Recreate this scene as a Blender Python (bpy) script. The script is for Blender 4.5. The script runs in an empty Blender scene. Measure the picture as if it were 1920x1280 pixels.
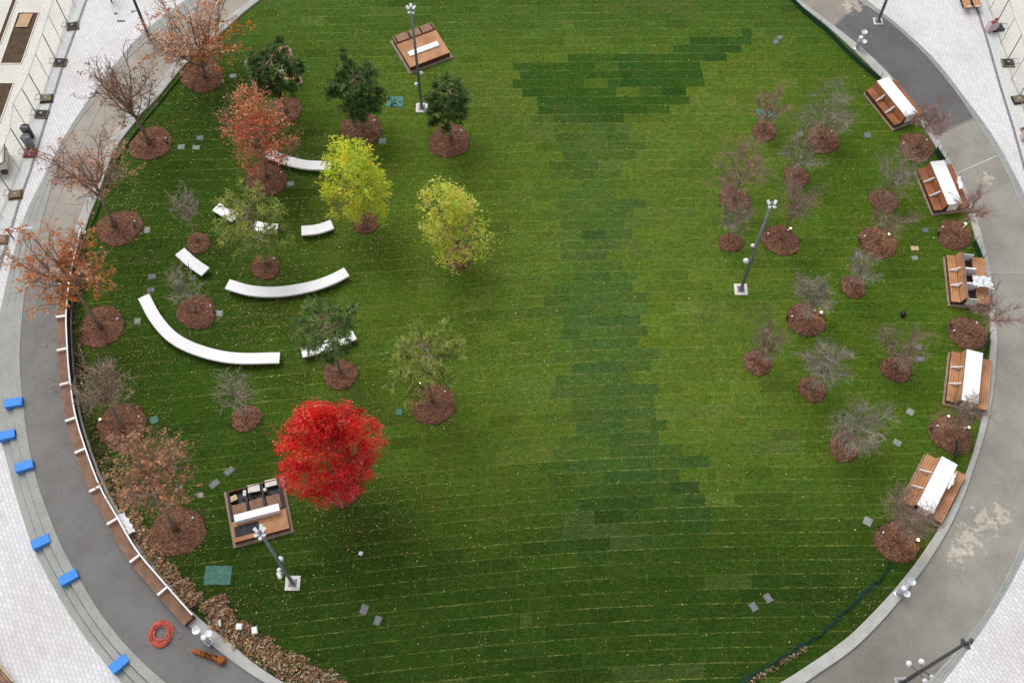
import bpy, math, random
from mathutils import Vector, Matrix
R = math.radians
rnd = random.Random(7)
S = bpy.context.scene
COL = S.collection

# ------------------------------------------------------------------ camera
F_PX, H_CAM = 2050.0, 54.0
TILT = math.atan(1100.0 / F_PX)
CAM = Vector((0, -H_CAM * math.tan(TILT), H_CAM))
CT, ST = math.cos(TILT), math.sin(TILT)
cd = bpy.data.cameras.new('camera'); cam = bpy.data.objects.new('camera', cd); COL.objects.link(cam)
cam.location = CAM; cam.rotation_euler = (TILT, 0, 0)
cd.sensor_width = 36; cd.lens = 36 * F_PX / 1920; cd.clip_end = 2000; cd.clip_start = 0.5
S.camera = cam

def ray(px, py):
    a, b = (px - 960) / F_PX, (640 - py) / F_PX
    return Vector((a, b * CT + ST, b * ST - CT))
def G(px, py, z=0.0):
    d = ray(px, py); s = (z - CAM.z) / d.z
    return CAM + d * s
def P(p):
    q = Vector(p) - CAM
    y = q.y * CT + q.z * ST; z = -q.y * ST + q.z * CT
    return 960 + F_PX * q.x / -z, 640 - F_PX * y / -z
def above(base, px, py, lo=0.3, hi=12.0):
    """point on the sight ray nearest to the upright line over base"""
    d = ray(px, py); h = Vector((d.x, d.y)); k = Vector((base.x - CAM.x, base.y - CAM.y))
    s = k.dot(h) / h.dot(h); p = CAM + d * s
    if p.z < lo: p = G(px, py, lo)
    if p.z > hi: p = G(px, py, hi)
    return p
def ppm(z, py):      # pixels per metre across the picture
    d = ray(960, py); s = (z - CAM.z) / d.z
    return F_PX / s

# ------------------------------------------------------------------ materials
def lin(r, g, b):
    f = lambda c: (c / 255 / 12.92) if c / 255 <= 0.04045 else ((c / 255 + 0.055) / 1.055) ** 2.4
    return (f(r), f(g), f(b))
def newmat(name):
    m = bpy.data.materials.new(name); m.use_nodes = True
    nt = m.node_tree; b = nt.nodes['Principled BSDF']
    return m, nt, b
def N(nt, t, **kw):
    n = nt.nodes.new(t)
    for k, v in kw.items(): setattr(n, k, v)
    return n
def math_n(nt, op, a, b=None, clamp=False):
    n = N(nt, 'ShaderNodeMath', operation=op); n.use_clamp = clamp
    for i, x in enumerate((a, b)):
        if x is None: continue
        if isinstance(x, (int, float)): n.inputs[i].default_value = x
        else: nt.links.new(x, n.inputs[i])
    return n.outputs[0]
def mix(nt, f, a, b, mode='MIX'):
    n = N(nt, 'ShaderNodeMix', data_type='RGBA', blend_type=mode)
    for i, x in ((0, f), (6, a), (7, b)):
        if isinstance(x, (int, float)): n.inputs[i].default_value = x
        elif isinstance(x, tuple): n.inputs[i].default_value = (*x, 1) if len(x) == 3 else x
        else: nt.links.new(x, n.inputs[i])
    return n.outputs[2]
def noise(nt, scale, detail=4, rough=0.6, vec=None, dim='3D'):
    n = N(nt, 'ShaderNodeTexNoise'); n.inputs['Scale'].default_value = scale
    n.inputs['Detail'].default_value = detail; n.inputs['Roughness'].default_value = rough
    if vec is None: vec = N(nt, 'ShaderNodeNewGeometry').outputs['Position']
    nt.links.new(vec, n.inputs['Vector'])
    return n.outputs[0]
def ramp(nt, x, lo, hi):
    n = N(nt, 'ShaderNodeMapRange'); n.inputs[1].default_value = lo; n.inputs[2].default_value = hi
    n.interpolation_type = 'SMOOTHSTEP'
    nt.links.new(x, n.inputs[0]); return n.outputs[0]
def bump(nt, b, h, strength=0.4, dist=0.02):
    n = N(nt, 'ShaderNodeBump'); n.inputs['Strength'].default_value = strength; n.inputs['Distance'].default_value = dist
    nt.links.new(h, n.inputs['Height']); nt.links.new(n.outputs[0], b.inputs['Normal'])
def mat(name, a, b=None, scale=6.0, rough=0.7, metal=0.0, bmp=0.0, fine=None, spec=0.3, amt=(0.35, 0.65)):
    """two-tone noise material with an optional finer grain"""
    m, nt, p = newmat(name)
    if b is None: b = tuple(c * 0.8 for c in a)
    f = ramp(nt, noise(nt, scale), *amt)
    c = mix(nt, f, a, b)
    if fine:
        g = ramp(nt, noise(nt, fine, 2, 0.7), 0.3, 0.7)
        c = mix(nt, 0.35, c, mix(nt, g, tuple(x * 0.55 for x in b), tuple(min(1, x * 1.25) for x in a)))
    nt.links.new(c, p.inputs['Base Color'])
    p.inputs['Roughness'].default_value = rough; p.inputs['Metallic'].default_value = metal
    p.inputs['Specular IOR Level'].default_value = spec
    if bmp: bump(nt, p, noise(nt, fine or scale * 4, 3), bmp)
    return m
def attr_mat(name, rough=0.7, trans=0.0, fine=None, var=0.25, spec=0.2):
    """colour from the mesh's own per-face colours (leaf by leaf, sod by sod)"""
    m, nt, p = newmat(name)
    at = N(nt, 'ShaderNodeAttribute', attribute_name='tint').outputs['Color']
    if fine:
        g = ramp(nt, noise(nt, fine, 3, 0.7), 0.25, 0.75)
        at = mix(nt, 1.0, at, mix(nt, g, (1 - var,) * 3, (1 + var,) * 3), 'MULTIPLY')
    nt.links.new(at, p.inputs['Base Color'])
    p.inputs['Roughness'].default_value = rough; p.inputs['Specular IOR Level'].default_value = spec
    if trans:
        t = N(nt, 'ShaderNodeBsdfTranslucent'); nt.links.new(at, t.inputs['Color'])
        mx = N(nt, 'ShaderNodeMixShader'); mx.inputs[0].default_value = trans
        nt.links.new(p.outputs[0], mx.inputs[1]); nt.links.new(t.outputs[0], mx.inputs[2])
        nt.links.new(mx.outputs[0], nt.nodes['Material Output'].inputs['Surface'])
    return m

M = {}
M['white'] = mat('white_paint', (.95, .95, .96), (.90, .90, .92), 2.2, .45)
M['sheet'] = mat('white_sheeting', (.90, .93, .95), (.80, .84, .87), 5, .4, bmp=.5, fine=9)
M['kerb'] = mat('kerb_stone', lin(188, 188, 184), lin(168, 168, 164), 1.3, .8, fine=25)
M['step'] = mat('step_stone', lin(168, 170, 164), lin(152, 154, 149), .8, .8, fine=18)
M['concrete'] = mat('pale_concrete', lin(226, 222, 212), lin(208, 206, 199), .35, .85, fine=9)
M['cool_concrete'] = mat('cool_concrete', lin(214, 216, 212), lin(200, 203, 200), .5, .85, fine=9)
M['slot'] = mat('drain_iron', lin(140, 142, 144), lin(115, 116, 118), 5, .6)
M['soil'] = mat('soil', lin(98, 80, 64), lin(70, 56, 45), 2.5, .95, fine=14, bmp=.5)
M['plywood'] = mat('plywood', lin(196, 166, 132), lin(176, 146, 115), 2, .8, fine=20)
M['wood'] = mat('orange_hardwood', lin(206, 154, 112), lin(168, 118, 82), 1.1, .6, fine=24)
M['wood_dark'] = mat('dark_hardwood', lin(112, 70, 50), lin(86, 54, 38), 3, .7, fine=20)  # dark brown timber for fascias, skirt and trough
M['wood_brown'] = mat('brown_hardwood', lin(156, 120, 98), lin(126, 94, 76), 2.2, .65, fine=24)
M['stone_tan'] = mat('tan_kerb_stone', lin(172, 152, 134), lin(138, 120, 106), 3, .85, fine=22)
M['steel'] = mat('grey_pole_steel', lin(146, 148, 156), lin(126, 128, 136), 4, .5, .1)
M['steel_dark'] = mat('dark_pole_steel', lin(92, 92, 96), lin(76, 76, 80), 4, .5, .1)
M['lamp_white'] = mat('white_housing', (.86, .88, .88), (.76, .78, .79), 10, .4)
M['stainless'] = mat('brushed_steel', (.66, .72, .73), (.54, .60, .62), 8, .3, .35)
M['black'] = mat('black_plastic', (.018, .018, .02), (.03, .03, .032), 6, .5)
M['dark'] = mat('dark_frame', lin(66, 62, 66), lin(44, 41, 45), 4, .7)
M['blue'] = mat('blue_foam', (.055, .30, .86), (.045, .26, .78), 3, .55, fine=40)
M['teal'] = mat('teal_lid', lin(84, 138, 124), lin(64, 112, 100), 3, .6, fine=14)
M['grey_lid'] = mat('grey_lid', lin(126, 130, 132), lin(100, 106, 106), 4, .7, fine=20)
M['pale_lid'] = mat('pale_lid', lin(160, 166, 156), lin(128, 134, 124), 6, .7, fine=20)
M['bark'] = mat('bark', lin(168, 146, 128), lin(126, 108, 94), 6, .9, bmp=.4, fine=40)
M['bark_grey'] = mat('grey_bark', lin(188, 180, 162), lin(146, 138, 124), 6, .9)
M['twig'] = mat('brown_twigs', lin(166, 142, 126), lin(132, 112, 100), 3, .9)
M['twig_grey'] = mat('grey_twigs', lin(168, 158, 142), lin(134, 126, 112), 3, .9)
M['twig_red'] = mat('reddish_twigs', lin(180, 144, 132), lin(146, 116, 106), 3, .9)
M['leaf'] = attr_mat('leaf', .6, .5, spec=.15)
M['needle'] = attr_mat('needle', .6, .3)
M['green_mesh'] = mat('green_windscreen', lin(46, 86, 64), lin(34, 68, 50), 3, .8, fine=30)
M['hose'] = mat('orange_hose', lin(236, 116, 92), lin(206, 92, 74), 6, .45)
M['rust'] = mat('orange_wood', lin(176, 104, 46), lin(140, 80, 36), 6, .7, fine=24)
M['red'] = mat('red_paint', lin(150, 72, 68), lin(126, 60, 58), 6, .6)
M['pink'] = mat('pale_pink_paint', lin(226, 200, 202), lin(200, 176, 180), 6, .6)
M['tanbase'] = mat('weathered_block', lin(140, 132, 100), lin(112, 98, 78), 8, .8)
M['wire'] = mat('galvanised_wire', lin(176, 178, 180), lin(156, 158, 160), 5, .5, .1)
M['skin'] = mat('skin', lin(205, 160, 130), None, 8, .6)
M['cloth'] = mat('dark_cloth', (.02, .021, .026), (.03, .03, .036), 9, .9)
M['cream'] = mat('cream_panel', lin(228, 222, 206), lin(214, 208, 192), 1.2, .5)
M['card'] = mat('cardboard', lin(206, 188, 150), lin(186, 166, 130), 5, .85)

def mulch_mat():
    m, nt, p = newmat('bark_mulch')
    v = N(nt, 'ShaderNodeTexVoronoi'); v.inputs['Scale'].default_value = 13
    nt.links.new(N(nt, 'ShaderNodeNewGeometry').outputs['Position'], v.inputs['Vector'])
    sep = N(nt, 'ShaderNodeSeparateColor'); nt.links.new(v.outputs['Color'], sep.inputs[0])
    c = mix(nt, sep.outputs[0], lin(82, 57, 44), lin(134, 100, 80))
    c = mix(nt, ramp(nt, sep.outputs[1], .8, .95), c, lin(152, 110, 90))
    c = mix(nt, ramp(nt, noise(nt, 1.6), .4, .65), c, mix(nt, .4, c, lin(84, 54, 43)))
    nt.links.new(c, p.inputs['Base Color']); p.inputs['Roughness'].default_value = .95
    p.inputs['Specular IOR Level'].default_value = .1
    bump(nt, p, v.outputs['Distance'], .8, .05)
    return m
M['mulch'] = mulch_mat()

def paver_mat():
    m, nt, p = newmat('white_pavers')
    pos = N(nt, 'ShaderNodeNewGeometry').outputs['Position']
    mp = N(nt, 'ShaderNodeMapping'); mp.inputs['Rotation'].default_value = (0, 0, R(62)); nt.links.new(pos, mp.inputs[0])
    b = N(nt, 'ShaderNodeTexBrick'); nt.links.new(mp.outputs[0], b.inputs['Vector'])
    b.inputs['Scale'].default_value = 1.0; b.inputs['Brick Width'].default_value = .32; b.inputs['Row Height'].default_value = .2
    b.inputs['Mortar Size'].default_value = .014; b.inputs['Mortar Smooth'].default_value = .3
    b.inputs['Color1'].default_value = (*lin(228, 227, 229), 1); b.inputs['Color2'].default_value = (*lin(214, 213, 215), 1)
    b.inputs['Mortar'].default_value = (*lin(184, 181, 180), 1)
    f = ramp(nt, noise(nt, .22, 5), .42, .68)
    c = mix(nt, 1.0, b.outputs[0], mix(nt, f, (1.0, 1.0, 1.0), (.90, .88, .85)), 'MULTIPLY')
    g = ramp(nt, noise(nt, 9, 3, .7), .66, .8)
    c = mix(nt, math_n(nt, 'MULTIPLY', g, .25), c, lin(160, 154, 150))
    nt.links.new(c, p.inputs['Base Color']); p.inputs['Roughness'].default_value = .8
    bump(nt, p, b.outputs['Fac'], -.2, .01)
    return m
M['paver'] = paver_mat()

def path_mat():
    m, nt, p = newmat('path_asphalt')
    at = N(nt, 'ShaderNodeAttribute', attribute_name='tint').outputs['Color']
    f = ramp(nt, noise(nt, .55, 5, .65), .35, .7)
    c = mix(nt, 1.0, at, mix(nt, f, (1.08,) * 3, (.86, .85, .83)), 'MULTIPLY')
    g = ramp(nt, noise(nt, 11, 4, .75), .3, .72)
    c = mix(nt, 1.0, c, mix(nt, g, (.84,) * 3, (1.14,) * 3), 'MULTIPLY')
    s = ramp(nt, noise(nt, 5.5, 3, .6), .7, .76)
    c = mix(nt, math_n(nt, 'MULTIPLY', s, .35), c, lin(196, 190, 180))
    # dried mortar splashes left on the asphalt by the kerb
    pos = N(nt, 'ShaderNodeNewGeometry').outputs['Position']
    for (px, py, rad) in ((1812, 1010, 1.1), (1845, 975, 1.0), (1878, 965, .8), (1795, 1040, .9), (1600, 12, 1.0), (1850, 335, .7)):
        q = G(px, py)
        d = N(nt, 'ShaderNodeVectorMath', operation='DISTANCE'); nt.links.new(pos, d.inputs[0]); d.inputs[1].default_value = (q.x, q.y, .02)
        fall = math_n(nt, 'SUBTRACT', 1.0, math_n(nt, 'DIVIDE', d.outputs['Value'], rad * 1.6), True)
        k = math_n(nt, 'ADD', noise(nt, 2.6, 5, .7), math_n(nt, 'MULTIPLY', fall, .34))
        k = math_n(nt, 'MULTIPLY', ramp(nt, k, .72, .78), ramp(nt, fall, .02, .2))
        c = mix(nt, math_n(nt, 'MULTIPLY', k, .5), c, lin(212, 202, 184))
    nt.links.new(c, p.inputs['Base Color']); p.inputs['Roughness'].default_value = .85
    p.inputs['Specular IOR Level'].default_value = .25
    bump(nt, p, noise(nt, 30, 3), .25, .01)
    return m
M['path'] = path_mat()

def lawn_mat():
    m, nt, p = newmat('sod_lawn')
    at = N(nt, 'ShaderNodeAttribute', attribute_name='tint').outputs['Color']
    uv = N(nt, 'ShaderNodeUVMap', uv_map='sod').outputs[0]
    sx = N(nt, 'ShaderNodeSeparateXYZ'); nt.links.new(uv, sx.inputs[0])
    pos = N(nt, 'ShaderNodeNewGeometry').outputs['Position']
    mp = N(nt, 'ShaderNodeMapping'); mp.inputs['Scale'].default_value = (.28, 1, 1); nt.links.new(pos, mp.inputs[0])
    g = ramp(nt, noise(nt, 4.2, 4, .75), .28, .72)
    c = mix(nt, 1.0, at, mix(nt, g, (.74, .74, .66), (1.26, 1.23, 1.30)), 'MULTIPLY')
    g2 = ramp(nt, noise(nt, 11, 3, .8), .34, .66)
    c = mix(nt, 1.0, c, mix(nt, g2, (.62, .64, .54), (1.38, 1.36, 1.44)), 'MULTIPLY')
    g3 = ramp(nt, noise(nt, 6, 4, .7, mp.outputs[0]), .3, .7)          # blades combed along the rolls
    c = mix(nt, 1.0, c, mix(nt, g3, (.82, .85, .8), (1.2, 1.15, 1.2)), 'MULTIPLY')
    g4 = ramp(nt, noise(nt, .8, 4, .6), .35, .68)
    c = mix(nt, 1.0, c, mix(nt, g4, (.9, 1.0, .9), (1.1, 1.0, 1.05)), 'MULTIPLY')
    st = ramp(nt, noise(nt, 15, 2, .8), .66, .78)
    c = mix(nt, math_n(nt, 'MULTIPLY', st, .2), c, lin(134, 132, 74))
    dk = ramp(nt, noise(nt, 9, 3, .8), .62, .76)
    c = mix(nt, math_n(nt, 'MULTIPLY', dk, .4), c, lin(40, 50, 18))
    # straw-coloured seams where the rolls meet, worn through in places
    wv = math_n(nt, 'MULTIPLY', math_n(nt, 'SUBTRACT', noise(nt, 2.2, 3, .6), .5), .09)
    v = math_n(nt, 'ADD', sx.outputs[1], wv)
    dv = math_n(nt, 'MINIMUM', math_n(nt, 'ABSOLUTE', v), math_n(nt, 'ABSOLUTE', math_n(nt, 'SUBTRACT', .72, v)))
    ev = math_n(nt, 'SUBTRACT', 1.0, ramp(nt, dv, .008, .05), True)
    eu = math_n(nt, 'SUBTRACT', 1.0, ramp(nt, sx.outputs[0], .01, .05), True)
    e = math_n(nt, 'MAXIMUM', math_n(nt, 'MULTIPLY', ev, math_n(nt, 'ADD', .42, ramp(nt, noise(nt, .35, 4, .75), .42, .62))),
               math_n(nt, 'MULTIPLY', eu, math_n(nt, 'MULTIPLY', ramp(nt, noise(nt, .5, 2), .42, .6), .7)))
    e = math_n(nt, 'MULTIPLY', e, ramp(nt, noise(nt, 3.6, 4, .85), .40, .66))
    c = mix(nt, math_n(nt, 'MULTIPLY', e, .55), c, lin(152, 156, 86))
    nt.links.new(c, p.inputs['Base Color']); p.inputs['Roughness'].default_value = .9
    p.inputs['Specular IOR Level'].default_value = .06
    bump(nt, p, noise(nt, 24, 4, .8), .8, .05)
    return m
M['lawn'] = lawn_mat()
def emit_mat(name, c, s):
    m, nt, p = newmat(name)
    p.inputs['Base Color'].default_value = (*c, 1); p.inputs['Emission Color'].default_value = (*c, 1)
    p.inputs['Emission Strength'].default_value = s
    return m
M['glow'] = emit_mat('lit_lens', (1.0, .74, .36), 9)
M['glow_dim'] = emit_mat('dim_lit_lens', (1.0, .86, .6), 2.2)
M['nosing_shade'] = mat('nosing_shade_strip', lin(112, 113, 110), lin(96, 97, 94), 4, .9)  # flat dark tone painted as the shadow under the step nosings
M['wood_wet'] = mat('reddish_hardwood', lin(176, 112, 76), lin(128, 78, 50), 1.1, .5, fine=24)
M['ground'] = mat('bare_ground', lin(150, 144, 132), lin(120, 115, 106), .3, .95, fine=4)

# ------------------------------------------------------------------ mesh builder
class MB:
    def __init__(self): self.v, self.f, self.m, self.c, self.mats = [], [], [], [], []; self.uv = None
    def mi(self, k):
        if k not in self.mats: self.mats.append(k)
        return self.mats.index(k)
    def face(self, idx, k, c=None):
        self.f.append(tuple(idx)); self.m.append(self.mi(k)); self.c.append(c)
    def poly(self, pts, k, c=None):
        n = len(self.v); self.v += [tuple(p) for p in pts]; self.face(range(n, n + len(pts)), k, c)
    def box(self, x0, x1, y0, y1, z0, z1, k, bev=0.0, mtx=None):
        pts = []
        if bev:
            b = min(bev, abs(x1 - x0) * .45, abs(y1 - y0) * .45, abs(z1 - z0) * .45)
            rings = [(x0 + b, x1 - b, y0 + b, y1 - b, z0), (x0, x1, y0, y1, z0 + b), (x0, x1, y0, y1, z1 - b), (x0 + b, x1 - b, y0 + b, y1 - b, z1)]
        else: rings = [(x0, x1, y0, y1, z0), (x0, x1, y0, y1, z1)]
        for a, b_, c, d, z in rings: pts += [(a, c, z), (b_, c, z), (b_, d, z), (a, d, z)]
        if mtx: pts = [tuple(mtx @ Vector(p)) for p in pts]
        n = len(self.v); self.v += pts
        self.face((n + 3, n + 2, n + 1, n), k)
        for r in range(len(rings) - 1):
            o = n + 4 * r
            for i in range(4): j = (i + 1) % 4; self.face((o + i, o + j, o + 4 + j, o + 4 + i), k)
        o = n + 4 * (len(rings) - 1); self.face((o, o + 1, o + 2, o + 3), k)
    def prism(self, pts, z0, z1, k):
        n = len(self.v); m = len(pts)
        self.v += [(p[0], p[1], z0) for p in pts] + [(p[0], p[1], z1) for p in pts]
        self.face(range(n + m - 1, n - 1, -1), k); self.face(range(n + m, n + 2 * m), k)
        for i in range(m): j = (i + 1) % m; self.face((n + i, n + j, n + m + j, n + m + i), k)
    def tube(self, path, rad, k, n=6, cap=True, c=None):
        path = [Vector(p) for p in path]
        if not isinstance(rad, (list, tuple)): rad = [rad] * len(path)
        s = len(self.v); u = None
        for i, p in enumerate(path):
            t = (path[min(i + 1, len(path) - 1)] - path[max(i - 1, 0)])
            t = t.normalized() if t.length > 1e-9 else Vector((0, 0, 1))
            if u is None:
                u = t.cross(Vector((0, 0, 1)) if abs(t.z) < .9 else Vector((1, 0, 0)))
            u = (u - t * u.dot(t))
            u = u.normalized() if u.length > 1e-6 else t.orthogonal().normalized()
            w = t.cross(u)
            for a in range(n):
                q = 2 * math.pi * a / n
                self.v.append(tuple(p + (u * math.cos(q) + w * math.sin(q)) * rad[i]))
        for i in range(len(path) - 1):
            for a in range(n):
                b = (a + 1) % n
                self.face((s + i * n + a, s + i * n + b, s + (i + 1) * n + b, s + (i + 1) * n + a), k, c)
        if cap and n > 3:
            self.face(range(s + n - 1, s - 1, -1), k, c); e = s + (len(path) - 1) * n
            self.face(range(e, e + n), k, c)
    def lathe(self, prof, k, at=(0, 0, 0), n=16):
        s = len(self.v)
        for r, z in prof:
            for a in range(n):
                q = 2 * math.pi * a / n
                self.v.append((at[0] + r * math.cos(q), at[1] + r * math.sin(q), at[2] + z))
        for i in range(len(prof) - 1):
            for a in range(n):
                b = (a + 1) % n
                self.face((s + i * n + a, s + i * n + b, s + (i + 1) * n + b, s + (i + 1) * n + a), k)
        self.face(range(s + n - 1, s - 1, -1), k); e = s + (len(prof) - 1) * n; self.face(range(e, e + n), k)
    def leaf(self, p, size, k, c, flat=0.0, asp=.75):
        a = Vector((rnd.gauss(0, 1), rnd.gauss(0, 1), rnd.gauss(0, 1) * (1 - flat))).normalized()
        b = a.cross(Vector((rnd.gauss(0, 1), rnd.gauss(0, 1), rnd.gauss(0, 1) * (1 - flat))))
        b = b.normalized() if b.length > 1e-6 else a.orthogonal().normalized()
        a *= size * .5; b *= size * .5 * asp; n = len(self.v); x, y, z = p
        self.v += [(x - a.x, y - a.y, z - a.z), (x + b.x, y + b.y, z + b.z), (x + a.x, y + a.y, z + a.z), (x - b.x, y - b.y, z - b.z)]
        self.face((n, n + 1, n + 2, n + 3), k, c)
    def build(self, name, parent=None, smooth=False, loc=None):
        me = bpy.data.meshes.new(name); me.from_pydata(self.v, [], self.f)
        for k in self.mats: me.materials.append(M[k])
        me.polygons.foreach_set('material_index', self.m)
        if any(c is not None for c in self.c):
            at = me.color_attributes.new('tint', 'FLOAT_COLOR', 'CORNER'); d = []
            for f, c in zip(self.f, self.c):
                if c is None: c = (1, 1, 1)
                if isinstance(c[0], tuple):
                    for q in c: d += (*q, 1)
                else: d += (*c, 1) * len(f)
            at.data.foreach_set('color', d)
        if self.uv:
            u = me.uv_layers.new(name='sod'); u.data.foreach_set('uv', [x for f in self.uv for q in f for x in q])
        if smooth: me.polygons.foreach_set('use_smooth', [True] * len(self.f))
        me.update()
        o = bpy.data.objects.new(name, me); COL.objects.link(o)
        if parent: o.parent = parent
        if loc is not None: o.location = loc
        return o

def tag(o, label, cat, group=None):
    o['label'] = label; o['category'] = cat
    if group: o['group'] = group
    return o
def thing(name, label, cat, loc=(0, 0, 0), rz=0.0, group=None):
    o = bpy.data.objects.new(name, None); COL.objects.link(o); o.empty_display_size = .3
    o.location = loc; o.rotation_euler = (0, 0, rz)
    return tag(o, label, cat, group)
def struct(o): o['kind'] = 'structure'; return o

# ------------------------------------------------------------------ the oval: loops traced on the ground, resampled by bearing
IK_IN = [(477,10),(405,75),(350,120),(300,182),(255,230),(220,275),(202,320),(184,370),(164,420),(152,462),(140,537),(135,600),(137,647),(142,710),(152,775),(172,842),(199,912),(227,962),(266,1030),(316,1090),(364,1150),(400,1180),(437,1207),(475,1242),(520,1272),(590,1308),(720,1345),(960,1372),(1200,1362),(1370,1322),(1462,1280),(1515,1246),(1594,1190),(1635,1149),(1687,1092),(1740,1021),(1777,961),(1809,890),(1837,800),(1848,720),(1855,655),(1855,595),(1850,555),(1832,465),(1810,387),(1785,335),(1762,292),(1733,243),(1700,200),(1650,147),(1595,92),(1545,47),(1485,2),(1400,-52),(1200,-108),(960,-124),(700,-92),(560,-42)]
IK_OUT = [(466,5),(396,62),(338,112),(285,167),(240,218),(204,265),(186,320),(168,365),(146,417),(134,462),(120,537),(114,600),(116,647),(122,712),(132,780),(151,846),(178,916),(205,967),(244,1038),(295,1101),(348,1168),(387,1201),(437,1240),(475,1267),(540,1302),(600,1330),(720,1368),(960,1397),(1200,1387),(1390,1340),(1511,1280),(1530,1265),(1601,1216),(1657,1160),(1714,1089),(1759,1025),(1792,965),(1826,875),(1856,770),(1865,700),(1869,645),(1869,610),(1865,560),(1855,505),(1842,450),(1830,410),(1817,367),(1797,330),(1780,302),(1750,247),(1715,205),(1675,150),(1620,95),(1565,52),(1505,7),(1410,-60),(1200,-122),(960,-139),(700,-105),(555,-50)]
OP = [(390,0),(330,40),(277,77),(232,117),(185,180),(150,225),(125,262),(107,315),(97,350),(82,405),(62,475),(47,550),(40,620),(37,670),(42,740),(50,807),(62,870),(75,920),(90,960),(105,1000),(130,1052),(150,1085),(187,1147),(237,1210),(312,1280),(400,1355),(600,1460),(960,1520),(1450,1450),(1640,1365),(1736,1280),(1785,1227),(1837,1164),(1882,1089),(1920,1002),(1940,950),(1955,880),(1968,760),(1972,660),(1965,560),(1945,470),(1912,382),(1895,342),(1865,282),(1830,230),(1790,170),(1727,95),(1655,32),(1610,2),(1450,-90),(1250,-165),(960,-188),(700,-155),(480,-55)]
OK_ = [(370,-15),(310,28),(270,58),(185,162),(140,225),(92,312),(78,340),(50,395),(27,470),(7,545),(-6,600),(-14,660),(-14,720),(-8,780),(0,827),(15,882),(25,920),(37,960),(57,1020),(90,1085),(135,1160),(180,1222),(230,1280),(330,1375),(560,1500),(960,1570),(1470,1480),(1665,1385),(1766,1280),(1815,1216),(1871,1134),(1920,1044),(1960,970),(1978,880),(1992,760),(1995,660),(1985,560),(1962,470),(1930,385),(1897,317),(1865,260),(1810,185),(1747,105),(1665,32),(1625,0),(1460,-105),(1250,-185),(960,-210),(700,-180),(460,-72)]
C0 = G(985, 610)
NA = 720
def resample(px):
    pts = [G(*p) for p in px]
    al = sorted((math.atan2(p.y - C0.y, p.x - C0.x) % (2 * math.pi), math.hypot(p.x - C0.x, p.y - C0.y)) for p in pts)
    al = [(al[-1][0] - 2 * math.pi, al[-1][1])] + al + [(al[0][0] + 2 * math.pi, al[0][1])]
    out = []; j = 0
    for i in range(NA):
        a = 2 * math.pi * i / NA
        while al[j + 1][0] < a: j += 1
        t = (a - al[j][0]) / max(1e-9, al[j + 1][0] - al[j][0]); out.append(al[j][1] * (1 - t) + al[j + 1][1] * t)
    for _ in range(8): out = [(out[i - 1] + 2 * out[i] + out[(i + 1) % NA]) / 4 for i in range(NA)]
    return out
L_in, L_out, L_op, L_ok = resample(IK_IN), resample(IK_OUT), resample(OP), resample(OK_)
L_out = [max(a + .25, b) for a, b in zip(L_in, L_out)]
def at(loop, i, z=0.0, off=0.0):
    a = 2 * math.pi * i / NA; r = loop[i % NA] + off
    return Vector((C0.x + r * math.cos(a), C0.y + r * math.sin(a), z))
def inside(x, y, loop, off=0.0):
    a = math.atan2(y - C0.y, x - C0.x) % (2 * math.pi); k = a / (2 * math.pi) * NA; i = int(k) % NA; t = k - int(k)
    return math.hypot(x - C0.x, y - C0.y) < loop[i] * (1 - t) + loop[(i + 1) % NA] * t + off
sm = lambda x, a, b: (lambda t: t * t * (3 - 2 * t))(min(1, max(0, (x - a) / (b - a))))
def drop(i):          # how far the steps fall away on the left and below the oval (0..1)
    p = at(L_ok, i); a = math.degrees(2 * math.pi * i / NA)
    if 100 < a < 285: return (1 - sm(p.y, -1.0, 7.5)) * (1 - sm(a, 262, 282))
    return 0.0
DROP = [drop(i) for i in range(NA)]
STEP = .13
def ring(mb, l0, z0, l1, z1, k, c=None):
    for i in range(NA):
        j = (i + 1) % NA
        f = lambda z, q: z[q] if isinstance(z, list) else z
        cc = c(i, j) if c else None
        mb.poly([at(l0, i, f(z0, i)), at(l1, i, f(z1, i)), at(l1, j, f(z1, j)), at(l0, j, f(z0, j))], k, cc)

# ground to the horizon
g = MB(); g.poly([(-900, -900, -1.2), (900, -900, -1.2), (900, 900, -1.2), (-900, 900, -1.2)], 'ground'); struct(g.build('ground'))

# paving outside the path
zo = [.0 - 3 * STEP * d for d in DROP]
far = [max(r + 25, 75) for r in L_ok]
mb = MB(); ring(mb, L_ok, zo, far, zo, 'paver'); struct(mb.build('paving'))

# path
dark_l, tan_l, grey_l, dk = lin(120, 119, 118), lin(164, 157, 147), lin(152, 146, 136), lin(104, 103, 105)
def path_tone(i):
    p = at(L_op, i); px, py = P(p)
    if px < 960:
        t = sm(py, 330, 640); t2 = sm(py, 820, 1000)
        a = [tan_l[k] * (1 - t) + lin(126, 124, 121)[k] * t for k in range(3)]
        return tuple(a[k] * (1 - t2) + dark_l[k] * t2 for k in range(3))
    if py < 5: return grey_l
    if py < 225: return dk
    t = sm(py, 1150, 1300)
    return tuple(lin(152, 149, 140)[k] * (1 - t) + lin(128, 124, 117)[k] * t for k in range(3))
TONE = [path_tone(i) for i in range(NA)]
mb = MB(); ring(mb, L_out, .0, L_op, .0, 'path', lambda i, j: (TONE[i], TONE[i], TONE[j], TONE[j])); struct(mb.build('path'))

# inner kerb: a real 12 cm step with a chamfered edge
mb = MB()
l_in2 = [a + .03 for a in L_in]; l_out2 = [a - .03 for a in L_out]
ring(mb, L_in, -.05, L_in, .09, 'kerb'); ring(mb, L_in, .09, l_in2, .12, 'kerb'); ring(mb, l_in2, .12, l_out2, .12, 'kerb')
ring(mb, l_out2, .12, L_out, .09, 'kerb'); ring(mb, L_out, .09, L_out, -.05, 'kerb'); struct(mb.build('inner_kerb'))

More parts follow.
